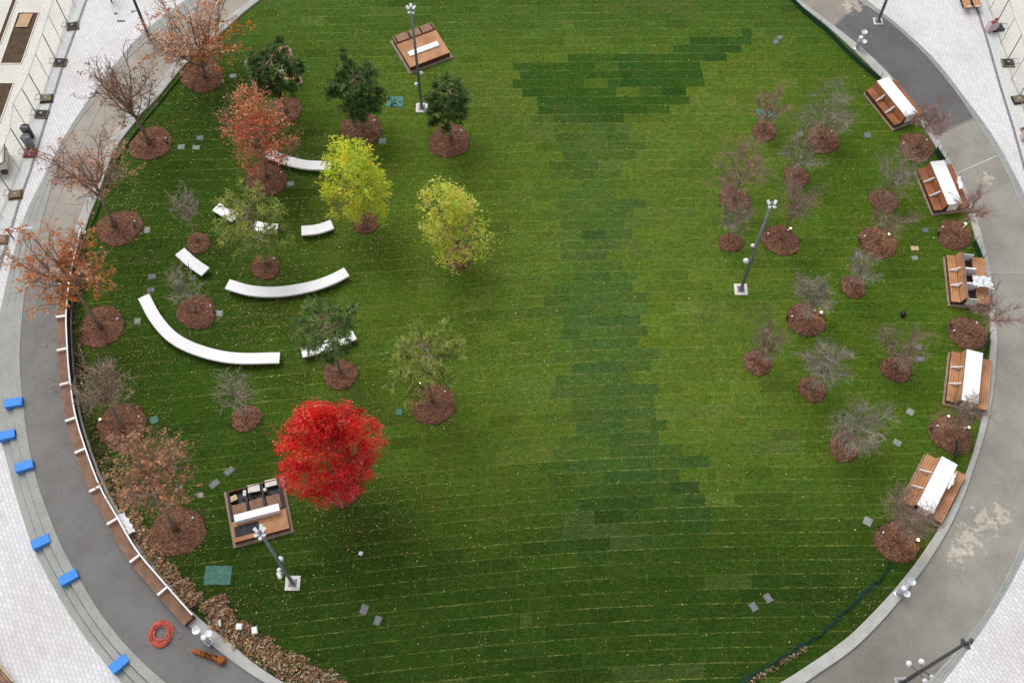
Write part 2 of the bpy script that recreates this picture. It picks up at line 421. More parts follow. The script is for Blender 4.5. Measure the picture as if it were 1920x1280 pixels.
# outer kerb that turns into three shallow steps on the left
mb = MB()
fr = [0, .37, .69, 1.0]
ls = [[a + (b - a) * t for a, b in zip(L_op, L_ok)] for t in fr]
ring(mb, ls[0], -.05, ls[0], .03, 'step')
for k in range(3):
    z = [.03 - STEP * k * d for d in DROP]; zn = [.03 - STEP * (k + 1) * d for d in DROP]
    e = [b - .02 for b in ls[k + 1]]
    ring(mb, ls[k], z, e, z, 'step'); ring(mb, e, z, ls[k + 1], [q - .015 for q in z], 'step')
    ring(mb, ls[k + 1], [q - .015 for q in z], ls[k + 1], [q - .03 for q in zn], 'step')
    if k < 2: ring(mb, ls[k + 1], [q + .003 if d > .02 else -.06 for q, d in zip(zn, DROP)], [b + .045 for b in ls[k + 1]], [q + .003 if d > .02 else -.06 for q, d in zip(zn, DROP)], 'nosing_shade')  # dark strip at the riser foot, nosing shadow put into its colour
struct(mb.build('outer_steps'))
def tread(px, py):     # height of the outer band at a picture point
    p = G(px, py); a = math.atan2(p.y - C0.y, p.x - C0.x) % (2 * math.pi); i = int(a / (2 * math.pi) * NA)
    r = math.hypot(p.x - C0.x, p.y - C0.y); t = (r - L_op[i]) / (L_ok[i] - L_op[i])
    k = 0 if t < fr[1] else 1 if t < fr[2] else 2
    return .03 - STEP * k * DROP[i], i, t

# ------------------------------------------------------------------ lawn: rolls of sod tinted one by one, darker towards the bottom
def inpoly(x, y, q):
    r = False; j = len(q) - 1
    for i in range(len(q)):
        if (q[i][1] > y) != (q[j][1] > y) and x < (q[j][0] - q[i][0]) * (y - q[i][1]) / (q[j][1] - q[i][1]) + q[i][0]: r = not r
        j = i
    return r
DARK = [(960,118),(1040,110),(1180,104),(1260,92),(1330,66),(1410,58),(1395,95),(1330,120),(1300,165),(1250,200),(1190,230),(1005,230),(985,178),(970,150)]
COLM = [(1030,235),(1180,238),(1190,420),(1188,560),(1215,660),(1250,800),(1330,900),(1330,1010),(1000,1060),(930,960),(1040,840),(1050,700),(1030,600),(1040,420)]
PATCH = {}
def sod_col(px, py):
    L = lambda a, b, t: tuple(a[k] * (1 - t) + b[k] * t for k in range(3))
    c = lin(87, 106, 36)
    if px < 860: c = L(c, lin(60, 83, 26), sm(px, 800, 380))
    c = L(c, lin(92, 111, 39), sm(px, 1140, 1220) * (1 - sm(px, 1340, 1560)) * (1 - sm(py, 780, 960)) * sm(py, 60, 160))
    c = L(c, lin(78, 100, 29), sm(px, 1420, 1580) * (1 - sm(py, 750, 950)))
    c = L(c, lin(51, 72, 22), sm(py, 780, 1120))  # tint gets darker towards the bottom of the lawn
    c = L(c, lin(73, 96, 35), 1 - sm(py, 30, 130))
    w = rnd.gauss(0, 12); r = rnd.random()
    if inpoly(px + w * .4, py, DARK): c = L(lin(51, 82, 29), c, .25 * r + .6 * (rnd.random() < .06 + .25 * sm(px, 1300, 1380)))
    elif inpoly(px + w * 1.7, py, COLM): c = L(L(lin(72, 95, 45), lin(54, 77, 30), sm(py, 760, 980)), c, min(.85, max(0, (1 - sm(px, 980, 1110)) * .8 + (r - .28) * .6 + .25 * (1 - sm(py, 300, 520)))))
    elif 950 < px < 1050 and 360 < py < 860 and r < .4: c = L(c, lin(92, 110, 46), .6)
    # rolls cut from the same field lie near each other
    key = (int(px / 120 + rnd.gauss(0, .3)), int(py / 30 + rnd.gauss(0, .3)))
    if key not in PATCH: PATCH[key] = (rnd.gauss(0, .05), rnd.gauss(0, .04), rnd.random())
    a, h, q = PATCH[key]
    k = rnd.random(); s = 1 + a + rnd.gauss(0, .035)
    if k < .025: s *= .84
    elif k > .98: c = L(c, lin(108, 118, 58), .3)
    if q > .94: c = L(c, lin(96, 104, 60), .25)
    return (c[0] * s * .93 * (1 + h * .6), c[1] * s, c[2] * s * (1 - h))
def lawn():
    mb = MB(); mb.uv = []
    RH = .72; lmid = [(a + b) / 2 for a, b in zip(L_in, L_out)]
    xc, w = 3.5, 4.5
    def yy(u, v):
        A = .025 + .10 * sm(-v, -16, 6)
        return v + 1.2 - A * w * math.log(1 + math.exp((xc - u) / w))
    k = -46
    while k * RH < 34:
        v0, v1 = k * RH, (k + 1) * RH; u = -34 + rnd.uniform(0, 1.6)
        while u < 33:
            ln = rnd.choice((1.45, 1.5, 1.5, 1.55)) if rnd.random() < .85 else rnd.uniform(.5, 1.2)
            u1 = u + ln
            cor = [(u, yy(u, v0)), (u1, yy(u1, v0)), (u1, yy(u1, v1)), (u, yy(u, v1))]
            ins = [inside(x, y, lmid) for x, y in cor]
            if any(ins):
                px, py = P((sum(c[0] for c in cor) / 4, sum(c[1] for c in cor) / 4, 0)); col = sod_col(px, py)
                nu, nv = (3, 1) if all(ins) else (12, 6)
                for a in range(nu):
                    for b in range(nv):
                        q = []; uvq = []
                        for (da, db) in ((0, 0), (1, 0), (1, 1), (0, 1)):
                            uu = u + ln * (a + da) / nu; vv = v0 + RH * (b + db) / nv
                            q.append((uu, yy(uu, vv), 0.0)); uvq.append((uu - u, vv - v0))
                        if not all(ins) and not inside(sum(t[0] for t in q) / 4, sum(t[1] for t in q) / 4, lmid): continue
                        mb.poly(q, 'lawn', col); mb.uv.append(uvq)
            u = u1
        k += 1
    # soil left showing under the kerb line
    struct(mb.build('lawn'))
    s = MB(); lm = [r + .1 for r in L_in]
    s.poly([at(lm, i, -.06) for i in range(0, NA, 2)], 'soil'); struct(s.build('lawn_soil'))
lawn()

# ------------------------------------------------------------------ trees
def rand_dir(up=0.0):
    while True:
        v = Vector((rnd.uniform(-1, 1), rnd.uniform(-1, 1), rnd.uniform(-1, 1)))
        if .05 < v.length < 1: break
    v.normalize(); v.z += up
    return v.normalized()
def bend(p0, p1, n, wob, sag=0.0):
    out = []; L = (p1 - p0).length; o = rand_dir() * wob * L; o2 = rand_dir() * wob * L * .5
    for i in range(n + 1):
        t = i / n; q = p0.lerp(p1, t) + o * math.sin(math.pi * t) + o2 * math.sin(2 * math.pi * t)
        q.z += sag * L * math.sin(math.pi * t); out.append(q)
    return out
def pick(path, t):
    k = t * (len(path) - 1); i = min(int(k), len(path) - 2); return path[i].lerp(path[i + 1], k - i)
def jit(c, s=.18, h=.06):
    k = 1 + rnd.gauss(0, s); return tuple(min(1, max(0, v * k * (1 + rnd.gauss(0, h)))) for v in c)

def bare_frame(c, rx, rz, r0, limbs, subs, twigs, tk, wk, vase=.35, tw_r=.008, up=.35, leader=True, stub=False):
    """trunk mesh (trunk, limbs, side branches) and crown mesh (twigs); returns the twig ends too"""
    tr, cr = MB(), MB(); tips = []
    top = c + Vector((rnd.uniform(-.1, .1) * rx, rnd.uniform(-.1, .1) * rx, rz * (.85 if leader else .1)))
    trunk = bend(Vector((0, 0, -.1)), top, 7, .02)
    n = len(trunk); tr.tube(trunk, [r0 * (1.35 if i == 0 else 1) * (1 - .88 * i / (n - 1)) for i in range(n)], tk, 7)
    zl = max(.25, c.z - rz)
    for q in range(limbs):
        t0 = (zl + (vase + (1 - vase) * rnd.random() ** 1.2 * .9) * rz * .9 * (q + .5) / limbs * 1.3) / max(.5, top.z)
        p0 = pick(trunk, min(.92, max(.08, t0)))
        d = rand_dir(.15); an = 2.4 * q + rnd.uniform(-.5, .5)
        hz = rnd.uniform(.55, 1.0) if not stub else rnd.uniform(.7, 1.0)
        zc = rnd.uniform(-.45, .95) if not stub else (q / limbs * 1.3 - .5)
        rr = math.sqrt(max(.08, 1 - zc * zc * .85)) * hz
        e = c + Vector((math.cos(an) * rx * rr, math.sin(an) * rx * rr, zc * rz))
        if e.z < p0.z + .15: e.z = p0.z + .15 + rnd.random() * .4
        lp = bend(p0, e, 4, .06, -.06); L = (e - p0).length
        lr = min(r0 * .5, .014 + L * .014)
        tr.tube(lp, [lr * (1 - .75 * i / 4) for i in range(5)], tk, 5)
        for s in range(subs):
            t = .25 + .75 * (s + rnd.random()) / subs; q0 = pick(lp, min(1, t))
            dd = ((e - p0).normalized() * .8 + rand_dir(up) * .95).normalized(); l2 = (.42 * rx + .12) * rnd.uniform(.5, 1.1)
            sp = bend(q0, q0 + dd * l2, 2, .09)
            tr.tube(sp, [lr * .42, lr * .3, lr * .16], tk, 3, False)
            for w in range(twigs):
                q1 = pick(sp, .15 + .85 * (w + rnd.random()) / twigs)
                d2 = (dd * .75 + rand_dir(up) * .9).normalized(); l3 = (.26 * rx + .12) * rnd.uniform(.5, 1.15)
                tp = bend(q1, q1 + d2 * l3, 2, .08)
                cr.tube(tp, [tw_r, tw_r * .8, tw_r * .45], wk, 3, False)
                tips.append((tp[1], tp[2]))
    return tr, cr, tips

def finish(root, tr, cr, has_crown=True):
    tr.build('trunk', root, True)
    if has_crown and cr.f: cr.build('crown', root)
import zlib
SALT = {'red_maple': 3, 'yellow_tree': 1}
def lit(pal, k): return [tuple(min(.95, v * k) for v in c) for c in pal]
def plant(name, label, group, base, cpx, rx_px, build, zb=0.0):
    keep = rnd.getstate(); rnd.seed(zlib.crc32(label.encode()) + SALT.get(name, 0))
    b = G(*base, zb); c3 = above(b, *cpx)
    rx = rx_px / ppm(c3.z, cpx[1]); c = c3 - b
    t = thing(name, label, 'tree', b, 0, group); tr, cr = build(c, rx); finish(t, tr, cr); rnd.setstate(keep)
    return t

TAN = [lin(240, 196, 166), lin(230, 176, 140), lin(218, 156, 118), lin(244, 212, 186)]
ORG = [lin(236, 158, 80), lin(226, 146, 74), lin(212, 136, 76)]
def oak(n_leaf, pal, limbs=15, rz=1.0, low=None, big=.17, sparse=1.0, r0=.13, pal2=None, bias=None):
    def f(c, rx):
        z = rx * rz
        tr, cr, tips = bare_frame(c, rx, z, r0, limbs, 7, 6, 'bark', 'twig', .2, .013, .3)
        rnd.shuffle(tips); k = 0
        while k < n_leaf:
            a, b = tips[rnd.randrange(int(len(tips) * sparse))]
            if bias and rnd.random() > bias(a, c, rx): k += .25; continue
            for _ in range(4):
                p = a.lerp(b, rnd.uniform(.1, 1.15)) + rand_dir() * .12
                q = pal2 if (pal2 and (p.x - c.x) > -.1 * rx and p.z < c.z + .1 * rx) else pal
                cr.leaf(p, big * rnd.uniform(.6, 1.2), 'leaf', jit(rnd.choice(q)), .6); k += 1
        return tr, cr
    return f
def dense(n_clump, per, pal, rz=1.1, size=.2, cl=.36, r0=.12, tall=1.0, hollow=.5, taper=.25, gaps=0, lobe=.16, fr=(4, 2), cv=.08):
    """full crown: leafy clumps spread through an uneven egg-shaped volume"""
    def f(c, rx):
        z = rx * rz
        tr, cr, tips = bare_frame(c, rx * .85, z * .75, r0, 16, fr[0], fr[1], 'bark', 'twig', .2, .012, .3, False)
        lob = [(rand_dir(), rnd.uniform(-lobe, lobe)) for _ in range(18)]
        hol = [rand_dir() for _ in range(gaps)]
        k = 0
        while k < n_clump:
            d = rand_dir(.12); r = (hollow + (1 - hollow) * rnd.random() ** .6)
            if any(d.dot(h) > .93 for h in hol) and rnd.random() < .8: continue
            m = 1 + sum(a * max(0, d.dot(l) - .55) * 2.6 for l, a in lob)
            w = rx * (1 - taper * max(0, d.z) ** 1.3 + .06 * min(0, d.z))
            p = c + Vector((d.x * w, d.y * w, d.z * z)) * r * m
            if p.z < .5: continue
            base = jit(rnd.choice(pal), cv, cv * .6); sz = cl * rnd.uniform(.6, 1.25)
            for _ in range(per):
                q = p + Vector((rnd.gauss(0, .42), rnd.gauss(0, .42), rnd.gauss(0, .36))) * sz
                cr.leaf(q, size * rnd.uniform(.6, 1.25), 'leaf', jit(base, .12, .05), .86, .8)
            k += 1
        return tr, cr
    return f
def pine(tufts, pal, rz=1.1, r0=.1, limbs=26, ln=.3, wd=.045, taper=.6, per=15, tk='bark'):
    def f(c, rx):
        z = rx * rz; tr, cr = MB(), MB()
        trunk = bend(Vector((0, 0, -.1)), c + Vector((0, 0, z)), 8, .02); n = len(trunk)
        tr.tube(trunk, [r0 * (1 - .85 * i / (n - 1)) for i in range(n)], tk, 7)
        zl = max(.7, c.z - z * .95); top = c.z + z; spots = []
        for q in range(limbs):
            h = (q + rnd.random()) / limbs; zz = zl + (top - zl) * h * .97
            p0 = pick(trunk, min(.99, (zz + .1) / (top + .1))); an = 2.4 * q + rnd.uniform(-.4, .4)
            rr = rx * (1 - taper * max(0, h - .2) / .8) * rnd.uniform(.65, 1.08) * (.75 + .25 * min(1, h * 4))
            e = p0 + Vector((math.cos(an) * rr, math.sin(an) * rr, rr * rnd.uniform(.0, .45)))
            lp = bend(p0, e, 3, .06, -.05); tr.tube(lp, [.035, .026, .018, .008], tk, 4)
            m = max(3, int(tufts / limbs * (rr / rx) * 1.3))
            for s in range(m):
                q0 = pick(lp, .25 + .75 * rnd.random() ** .7)
                dd = ((e - p0).normalized() + rand_dir(.3) * 1.0).normalized(); q1 = q0 + dd * rnd.uniform(.12, .42) * (.5 + rx * .3)
                tr.tube([q0, q1], [.010, .006], tk, 3, False)
                col = rnd.choice(pal); kk = 1 + rnd.gauss(0, .2)
                for _ in range(per):
                    v = (dd * .7 + rand_dir(.25)).normalized() * ln * rnd.uniform(.6, 1.1)
                    sd = v.cross(rand_dir()); sd = sd.normalized() * wd * .5 if sd.length > 1e-6 else Vector((wd * .5, 0, 0))
                    b0 = q0.lerp(q1, rnd.uniform(.4, 1.1))
                    cr.poly([b0 - sd, b0 + sd, b0 + v + sd * .6, b0 + v - sd * .6], 'needle', jit(tuple(x * kk for x in col), .12))
        return tr, cr
    return f
def bare(limbs=15, subs=7, twigs=6, rz=1.0, tk='bark_grey', wk='twig_grey', vase=.1, r0=.06, tw=.0075, up=.4, buds=0, pal=None, leader=False):
    def f(c, rx):
        tr, cr, tips = bare_frame(c, rx, rx * rz, r0, limbs, subs, twigs, tk, wk, vase, tw, up, leader)
        for _ in range(buds):
            a, b = rnd.choice(tips); cr.leaf(a.lerp(b, rnd.random()), .07 * rnd.uniform(.6, 1.3), 'leaf', jit(rnd.choice(pal)))
        return tr, cr
    return f

RED = [lin(254, 82, 76), lin(250, 70, 68), lin(254, 100, 84), lin(236, 56, 58), lin(252, 124, 84), lin(255, 128, 120), lin(214, 48, 56)]
YEL = [lin(226, 232, 84), lin(208, 224, 86), lin(238, 232, 100), lin(190, 212, 84)]
YEL2 = [lin(238, 236, 110), lin(224, 228, 104), lin(206, 220, 96), lin(242, 236, 138)]
ROSE = [lin(238, 156, 120), lin(230, 138, 112), lin(230, 172, 126), lin(206, 126, 94), lin(214, 166, 126), lin(234, 122, 110)]
DKG = [lin(92, 122, 70), lin(112, 140, 78), lin(82, 110, 64), lin(132, 154, 88)]
OLV = [lin(168, 180, 90), lin(148, 168, 84), lin(182, 186, 102), lin(132, 156, 78)]
MIDG = [lin(112, 142, 82), lin(128, 154, 86), lin(98, 130, 78), lin(146, 162, 96)]

plant('red_maple', 'bright red full-leaved maple between the timber deck under repair and the lawn', None, (640, 926), (619, 844), 91,
      dense(460, 46, RED, 1.75, .16, .40, .13, hollow=.6, taper=.42, lobe=.2, cv=.16))
plant('yellow_tree', 'yellow-green leafy tree touching the right end of a curved white bench', 'yellow-green leafy trees', (688, 428), (669, 348), 64,
      dense(280, 24, YEL, 1.65, .17, .38, .09, hollow=.4, taper=.2, gaps=5, lobe=.26))
plant('yellow_tree', 'lime yellow leafy tree standing alone beside the open lawn, trunk showing low down', 'yellow-green leafy trees', (862, 488), (850, 420), 71,
      dense(250, 18, YEL2, 1.45, .17, .42, .09, hollow=.5, taper=.4, gaps=6, lobe=.28))
plant('maple_tree', 'thinning orange-red maple over the left end of a curved white bench', None, (499, 332), (484, 246), 90,
      dense(300, 13, ROSE, 1.1, .16, .5, .11, hollow=.2, taper=.3, gaps=5, lobe=.25, fr=(7, 5)))
plant('oak_tree', 'tan and orange leaved oak leaning over the kerb at the upper left path', 'russet oaks along the left kerb', (384, 146), (362, 66), 94,
      oak(3700, TAN, 18, .95, big=.17, pal2=ORG))
plant('oak_tree', 'nearly bare tall oak with a few brown leaves on its topmost shoots', 'russet oaks along the left kerb', (281, 268), (228, 160), 74,
      oak(620, [lin(170, 110, 96), lin(150, 108, 80), lin(196, 140, 84)], 15, 1.25, big=.15, sparse=.35))
plant('oak_tree', 'oak with pinkish tan leaf fringe and bare lower branches over the grey path', 'russet oaks along the left kerb', (216, 426), (165, 322), 84,
      oak(1500, [lin(228, 172, 146), lin(214, 154, 128), lin(232, 188, 158)], 16, 1.0, big=.14))
plant('oak_tree', 'orange leaved oak shading the upper end of the long timber bench', 'russet oaks along the left kerb', (190, 614), (108, 504), 90,
      oak(3300, TAN + [lin(234, 150, 92), lin(226, 140, 84)], 18, 1.0, big=.16, pal2=ORG))
plant('oak_tree', 'leafless oak with spreading pale limbs behind the middle of the long timber bench', 'russet oaks along the left kerb', (230, 806), (190, 722), 68,
      oak(260, [lin(226, 206, 160), lin(210, 170, 130)], 16, 1.0, big=.10, sparse=.4, r0=.14))
plant('oak_tree', 'brown leaved oak beside the timber deck under repair, stout bare trunk', 'russet oaks along the left kerb', (329, 990), (280, 886), 88,
      oak(2700, [lin(216, 160, 124), lin(198, 142, 106), lin(226, 178, 142), lin(182, 144, 100)], 17, 1.0, big=.15, r0=.14))
plant('pine_tree', 'dark green pine covering most of the timber deck at the upper left', 'dark bushy pines', (540, 214), (514, 137), 48,
      pine(560, DKG, .85, taper=.2, limbs=34, wd=.06, per=13))
plant('pine_tree', 'dark bushy pine left of the large teal lid', 'dark bushy pines', (680, 246), (671, 175), 54,
      pine(720, DKG, .9, taper=.25, limbs=36, wd=.06, per=13))
plant('pine_tree', 'small dark pine right of the lamp post near the top of the lawn', 'dark bushy pines', (845, 262), (843, 196), 44,
      pine(520, DKG, .95, taper=.3, limbs=32, wd=.06, per=13))
plant('thin_pine', 'see-through olive pine hiding two short white benches', 'thin olive pines', (500, 495), (480, 424), 76,
      pine(330, OLV, .9, taper=.3, per=11, ln=.32, wd=.042))
plant('thin_pine', 'mid-green thin pine growing across a short white bench', 'thin olive pines', (640, 700), (615, 626), 66,
      pine(400, MIDG, .95, taper=.3, per=12, ln=.3, wd=.046))
plant('thin_pine', 'olive-yellow thin pine with bare lower limbs above the red maple', 'thin olive pines', (812, 752), (800, 676), 78,
      pine(460, OLV, .95, taper=.35, per=11, ln=.32, wd=.042))
for lab, b, c, rx in (
    ('small leafless grey tree left of the upper short white benches', (371, 452), (349, 386), 34),
    ('small leafless grey tree inside the curve of the longest white bench', (367, 586), (342, 532), 38),
    ('small leafless grey tree below the longest white bench', (462, 784), (438, 730), 42)):
    plant('leafless_tree', lab, 'small leafless grey trees', b, c, rx, bare(13, 6, 4, 1.0, 'bark_grey', 'twig_grey', .1, .06, .0145, .3, leader=True))

PINKB = [lin(212, 152, 138), lin(220, 170, 154)]
RT = [
 ('reddish leafless shrub-tree behind the teal lid near the dark sod patch', (1433, 246), (1445, 200), 32, 'twig_red', 260, 1.0, 12),
 ('tall grey hazy tree left of the uppermost slatted bench', (1540, 260), (1558, 205), 50, 'twig_grey', 0, 1.1, 15),
 ('greenish leafless tree with open forked stems below the tall grey hazy tree', (1493, 330), (1506, 285), 42, 'twig_grey', 0, .9, 9),
 ('wide pinkish leafless tree nearest the middle of the lawn', (1377, 376), (1390, 318), 58, 'twig_red', 500, .75, 16),
 ('low pale leafless tree left of the leaning-looking grey lamp post', (1370, 456), (1377, 413), 36, 'twig_grey', 60, .85, 13),
 ('rounded tan leafless tree right of the grey lamp post top', (1463, 450), (1494, 386), 46, 'twig', 0, 1.1, 13),
 ('faint grey tree above the two ringed trees beside the second slatted bench', (1657, 378), (1682, 322), 46, 'twig_grey', 0, 1.1, 12),
 ('leafless tree lit by the brightest ground light', (1645, 458), (1672, 402), 48, 'twig', 120, .9, 11),
 ('reddish twiggy tree between the first and second slatted benches', (1718, 278), (1748, 222), 38, 'twig_red', 60, 1.1, 13),
 ('bare tree reaching over the kerb between the second and third slatted benches', (1790, 440), (1822, 390), 40, 'twig_red', 60, 1.0, 10),
 ('thin grey tree over a small ring left of the third slatted bench', (1600, 540), (1618, 500), 34, 'twig_grey', 0, 1.0, 9),
 ('dense silvery leafless tree with a glowing light at its ring edge', (1511, 600), (1526, 548), 40, 'twig_grey', 60, 1.1, 19),
 ('reddish bare tree stretching over the path below the third slatted bench', (1815, 626), (1864, 578), 46, 'twig_red', 60, 1.0, 11),
 ('faint brown leafless tree left of the lower pair of silvery trees', (1420, 680), (1436, 642), 38, 'twig', 0, 1.0, 13),
 ('dense silvery leafless tree in the lower row without a light', (1523, 731), (1553, 678), 42, 'twig_grey', 0, 1.15, 20),
 ('faint greyish tree beside two small grey lids', (1681, 692), (1692, 640), 46, 'twig', 0, 1.0, 13),
 ('broad grey leafless tree with twigs fanning right in the lower row', (1583, 838), (1616, 800), 54, 'twig_grey', 0, .8, 17),
 ('leafless tree between the fourth and fifth slatted benches', (1785, 816), (1806, 774), 44, 'twig', 40, 1.0, 13),
 ('twiggy brown tree below the lowest slatted bench', (1683, 1016), (1706, 966), 60, 'twig', 0, .9, 18)]
for lab, b, c, rx, wk, bd, rz, lb in RT:
    plant('bare_tree', lab, 'leafless trees in the right grove', b, c, rx * 1.05, bare(max(8, int(lb * .8)), 9, 9, rz * rnd.uniform(.9, 1.15), 'bark_grey' if wk == 'twig_grey' else 'bark', wk, rnd.choice((.02, .1, .3)), .06, .0094, rnd.uniform(.15, .6), bd, PINKB, leader=rz > 1.05))

# ------------------------------------------------------------------ mulch rings
def ring_bed(px, py, rpx, label, caps=0, ell=1.0):
    c = G(px, py); r = rpx / ppm(0, py); mb = MB(); n = 30; rows = []
    ph = [rnd.uniform(0, 6.3) for _ in range(3)]
    for k, (f, z) in enumerate(((1.03, -.02), (1.0, .05), (.85, .08), (.55, .11), (.2, .10), (.1, .07))):
        row = []
        for a in range(n):
            q = 2 * math.pi * a / n; w = 1 + .05 * math.sin(2 * q + ph[0]) + .04 * math.sin(3 * q + ph[1]) + .025 * math.sin(7 * q + ph[2]) + .015 * math.sin(13 * q + ph[0])
            row.append((math.cos(q) * r * f * w, math.sin(q) * r * f * w * ell, z + rnd.uniform(-.015, .015)))
        rows.append(row)
    for i in range(len(rows) - 1):
        for a in range(n): b = (a + 1) % n; mb.poly([rows[i][a], rows[i][b], rows[i + 1][b], rows[i + 1][a]], 'mulch')
    mb.poly(rows[-1], 'mulch')
    for _ in range(int(300 * r * r / 1.6)):        # loose bark chips
        q = rnd.uniform(0, 6.283); f = r * math.sqrt(rnd.random()) * .99
        mb.leaf((math.cos(q) * f, math.sin(q) * f * ell, .05 + .12 * max(-.1, 1 - f / r)), rnd.uniform(.05, .12), 'chip', jit(rnd.choice(CHIP), .2), .5, .45)
    for _ in range(int(70 * r)):                       # bark kicked out over the grass
        q = rnd.uniform(0, 6.283); f = r * (1 + abs(rnd.gauss(0, .09))); SPILL.leaf((c.x + math.cos(q) * f, c.y + math.sin(q) * f * ell, .035), rnd.uniform(.05, .13), 'chip', jit(rnd.choice(CHIP), .2), .8, .5)
    o = mb.build('mulch_ring', None, False, c); tag(o, label, 'mulch ring', 'mulch rings round the trees')
    for k in range(caps):
        q = rnd.uniform(.3, .9) + 2.2 * k; m2 = MB(); m2.lathe([(.045, 0), (.05, .12), (.02, .14)], 'lamp_white', (math.cos(q) * r * .75, math.sin(q) * r * .75, .1), 8)
        m2.build('irrigation_cap', o)
    return o
CHIP = [lin(128, 84, 66), lin(104, 64, 50), lin(150, 108, 88), lin(80, 48, 37), lin(116, 76, 60)]
M['chip'] = attr_mat('bark_chips', .9)
RB = [
 (380,142,40,'dark red-brown mulch ring under the tan oak at the upper left kerb',1),(283,270,39,'large mulch ring at the foot of the nearly bare tall oak',1),
 (224,428,41,'mulch ring strewn with leaves right of the kerb, under the pinkish oak',1),(190,613,43,'mulch ring half covered by fallen leaves under the orange oak by the bench',1),
 (229,800,47,'broad mulch ring under the leafless oak behind the timber bench',1),(332,997,50,'largest mulch ring, beside the timber deck under repair',1),
 (499,336,40,'mulch ring below the left end of the upper curved white bench',1),(540,206,28,'mulch ring mostly hidden by the orange-red maple and a dark pine',0),
 (678,242,38,'mulch ring under the dark pine left of the teal lid',1),(843,264,39,'mulch ring under the small dark pine right of the lamp post',1),
 (686,418,24,'mulch ring hidden beneath the yellow-green tree',0),(862,482,26,'small mulch ring under the golden yellow tree',0),
 (498,500,28,'mulch ring with a stake, above the middle curved white bench',1),(638,702,32,'mulch ring directly above the red maple, under the mid-green pine',0),
 (812,757,42,'mulch ring crossed by pale stems under the olive pine',2),(642,918,34,'mulch ring in the shade of the red maple',0),
 (372,457,23,'small mulch ring just above the short tilted white bench',0),(369,585,37,'mulch ring enclosed by the longest curved white bench',1),(462,784,28,'small mulch ring left of the red maple',0),
 (1433,246,23,'small mulch ring below the teal lid in the right grove',0),(1541,262,33,'pinkish mulch ring left of a grey lid near the uppermost slatted bench',1),
 (1493,331,25,'small mulch ring between the pinkish ring and the rounded tan tree',0),(1377,375,29,'mulch ring under the wide pinkish tree',0),(1370,455,22,'smallest mulch ring, left of the grey lamp post',0),
 (1463,451,34,'mulch ring just right of the grey lamp post shaft',2),(1657,377,26,'mulch ring left of the second slatted bench',0),(1645,456,35,'mulch ring holding the brightest light',2),
 (1718,277,33,'shaded mulch ring between the first two slatted benches',2),(1789,440,33,'mulch ring between the second and third slatted benches',2),(1600,538,24,'oval mulch ring left of the third slatted bench',0),
 (1510,600,35,'mulch ring under the silvery tree with a glowing light',2),(1814,625,36,'mulch ring between the third and fourth slatted benches, touching the kerb',2),(1420,680,26,'round mulch ring farthest left in the lower grove',0),
 (1523,730,26,'mulch ring under the silvery tree in the lower row',0),(1681,692,28,'mulch ring beside the two grey lids, left of the fourth slatted bench',0),(1583,838,29,'mulch ring under the broad grey tree of the lower row',0),
 (1783,815,39,'mulch ring between the fourth and fifth slatted benches',2),(1683,1015,41,'mulch ring below the lowest slatted bench, at the end of the green mesh',2)]
SPILL = MB()
for a in RB: ring_bed(a[0], a[1], a[2], a[3], a[4])
o = SPILL.build('spilled_bark'); o['kind'] = 'stuff'; o['label'] = 'loose bark chips spilled on the grass round the mulch rings'

# ------------------------------------------------------------------ ground lights in the mulch
def spot(px, py, label, lit):
    b = G(px, py, .12); t = thing('ground_light', label, 'ground light', b, 0, 'ground lights in the mulch rings')
    mb = MB(); mb.tube([(0, 0, -.1), (0, 0, .06)], .012, 'black', 5); mb.lathe([(.05, .04), (.07, .08), (.075, .2), (.07, .215)], 'black', n=12); mb.build('housing', t, True)
    m2 = MB(); m2.lathe([(.062, .216), (.066, .226), (.03, .232)], 'glow' if lit > 1 else 'glow_dim' if lit else 'black', n=12); m2.build('lens', t)
    if lit > 1:
        l = bpy.data.lights.new('glow', 'POINT'); l.energy = 9 if lit == 3 else 4; l.color = (1, .66, .3); l.shadow_soft_size = .06
        o = bpy.data.objects.new('glow', l); COL.objects.link(o); o.parent = t; o.location = (0, 0, .34)
for px, py, lit, lab in (
 (1665,443,3,'brightest lit ground light, on the ring left of the second slatted bench'),(1481,432,1,'lit ground light on the ring right of the grey lamp post'),
 (1808,423,2,'lit ground light on the ring between the second and third slatted benches'),(1538,589,2,'lit ground light beside the dense silvery tree'),
 (1775,783,3,'lit ground light just below the fourth slatted bench'),(1814,804,1,'lit ground light on the kerb side of the ring between the lower two benches'),
 (1719,1014,3,'lit ground light under the twiggy tree by the green mesh'),(1611,451,0,'unlit black ground light on the ring with the brightest light'),
 (787,722,2,'lit ground light under the olive pine'),(190,789,1,'lit ground light behind the long timber bench'),
 (1759,439,0,'unlit black ground light on the ring below the second slatted bench'),(1475,596,0,'unlit black ground light left of the silvery tree trunk'),
 (1781,611,0,'unlit black ground light on the ring below the third slatted bench'),(1745,805,0,'unlit black ground light on the ring below the fourth slatted bench'),
 (1647,988,0,'unlit black ground light on the ring below the fifth slatted bench'),(313,268,0,'unlit black ground light on the ring of the nearly bare oak'),
 (253,424,0,'unlit black ground light on the ring of the pinkish oak'),(270,790,0,'unlit black ground light on the ring of the leafless oak'),(402,587,0,'unlit black ground light inside the longest curved bench')):
    spot(px, py, lab, lit)

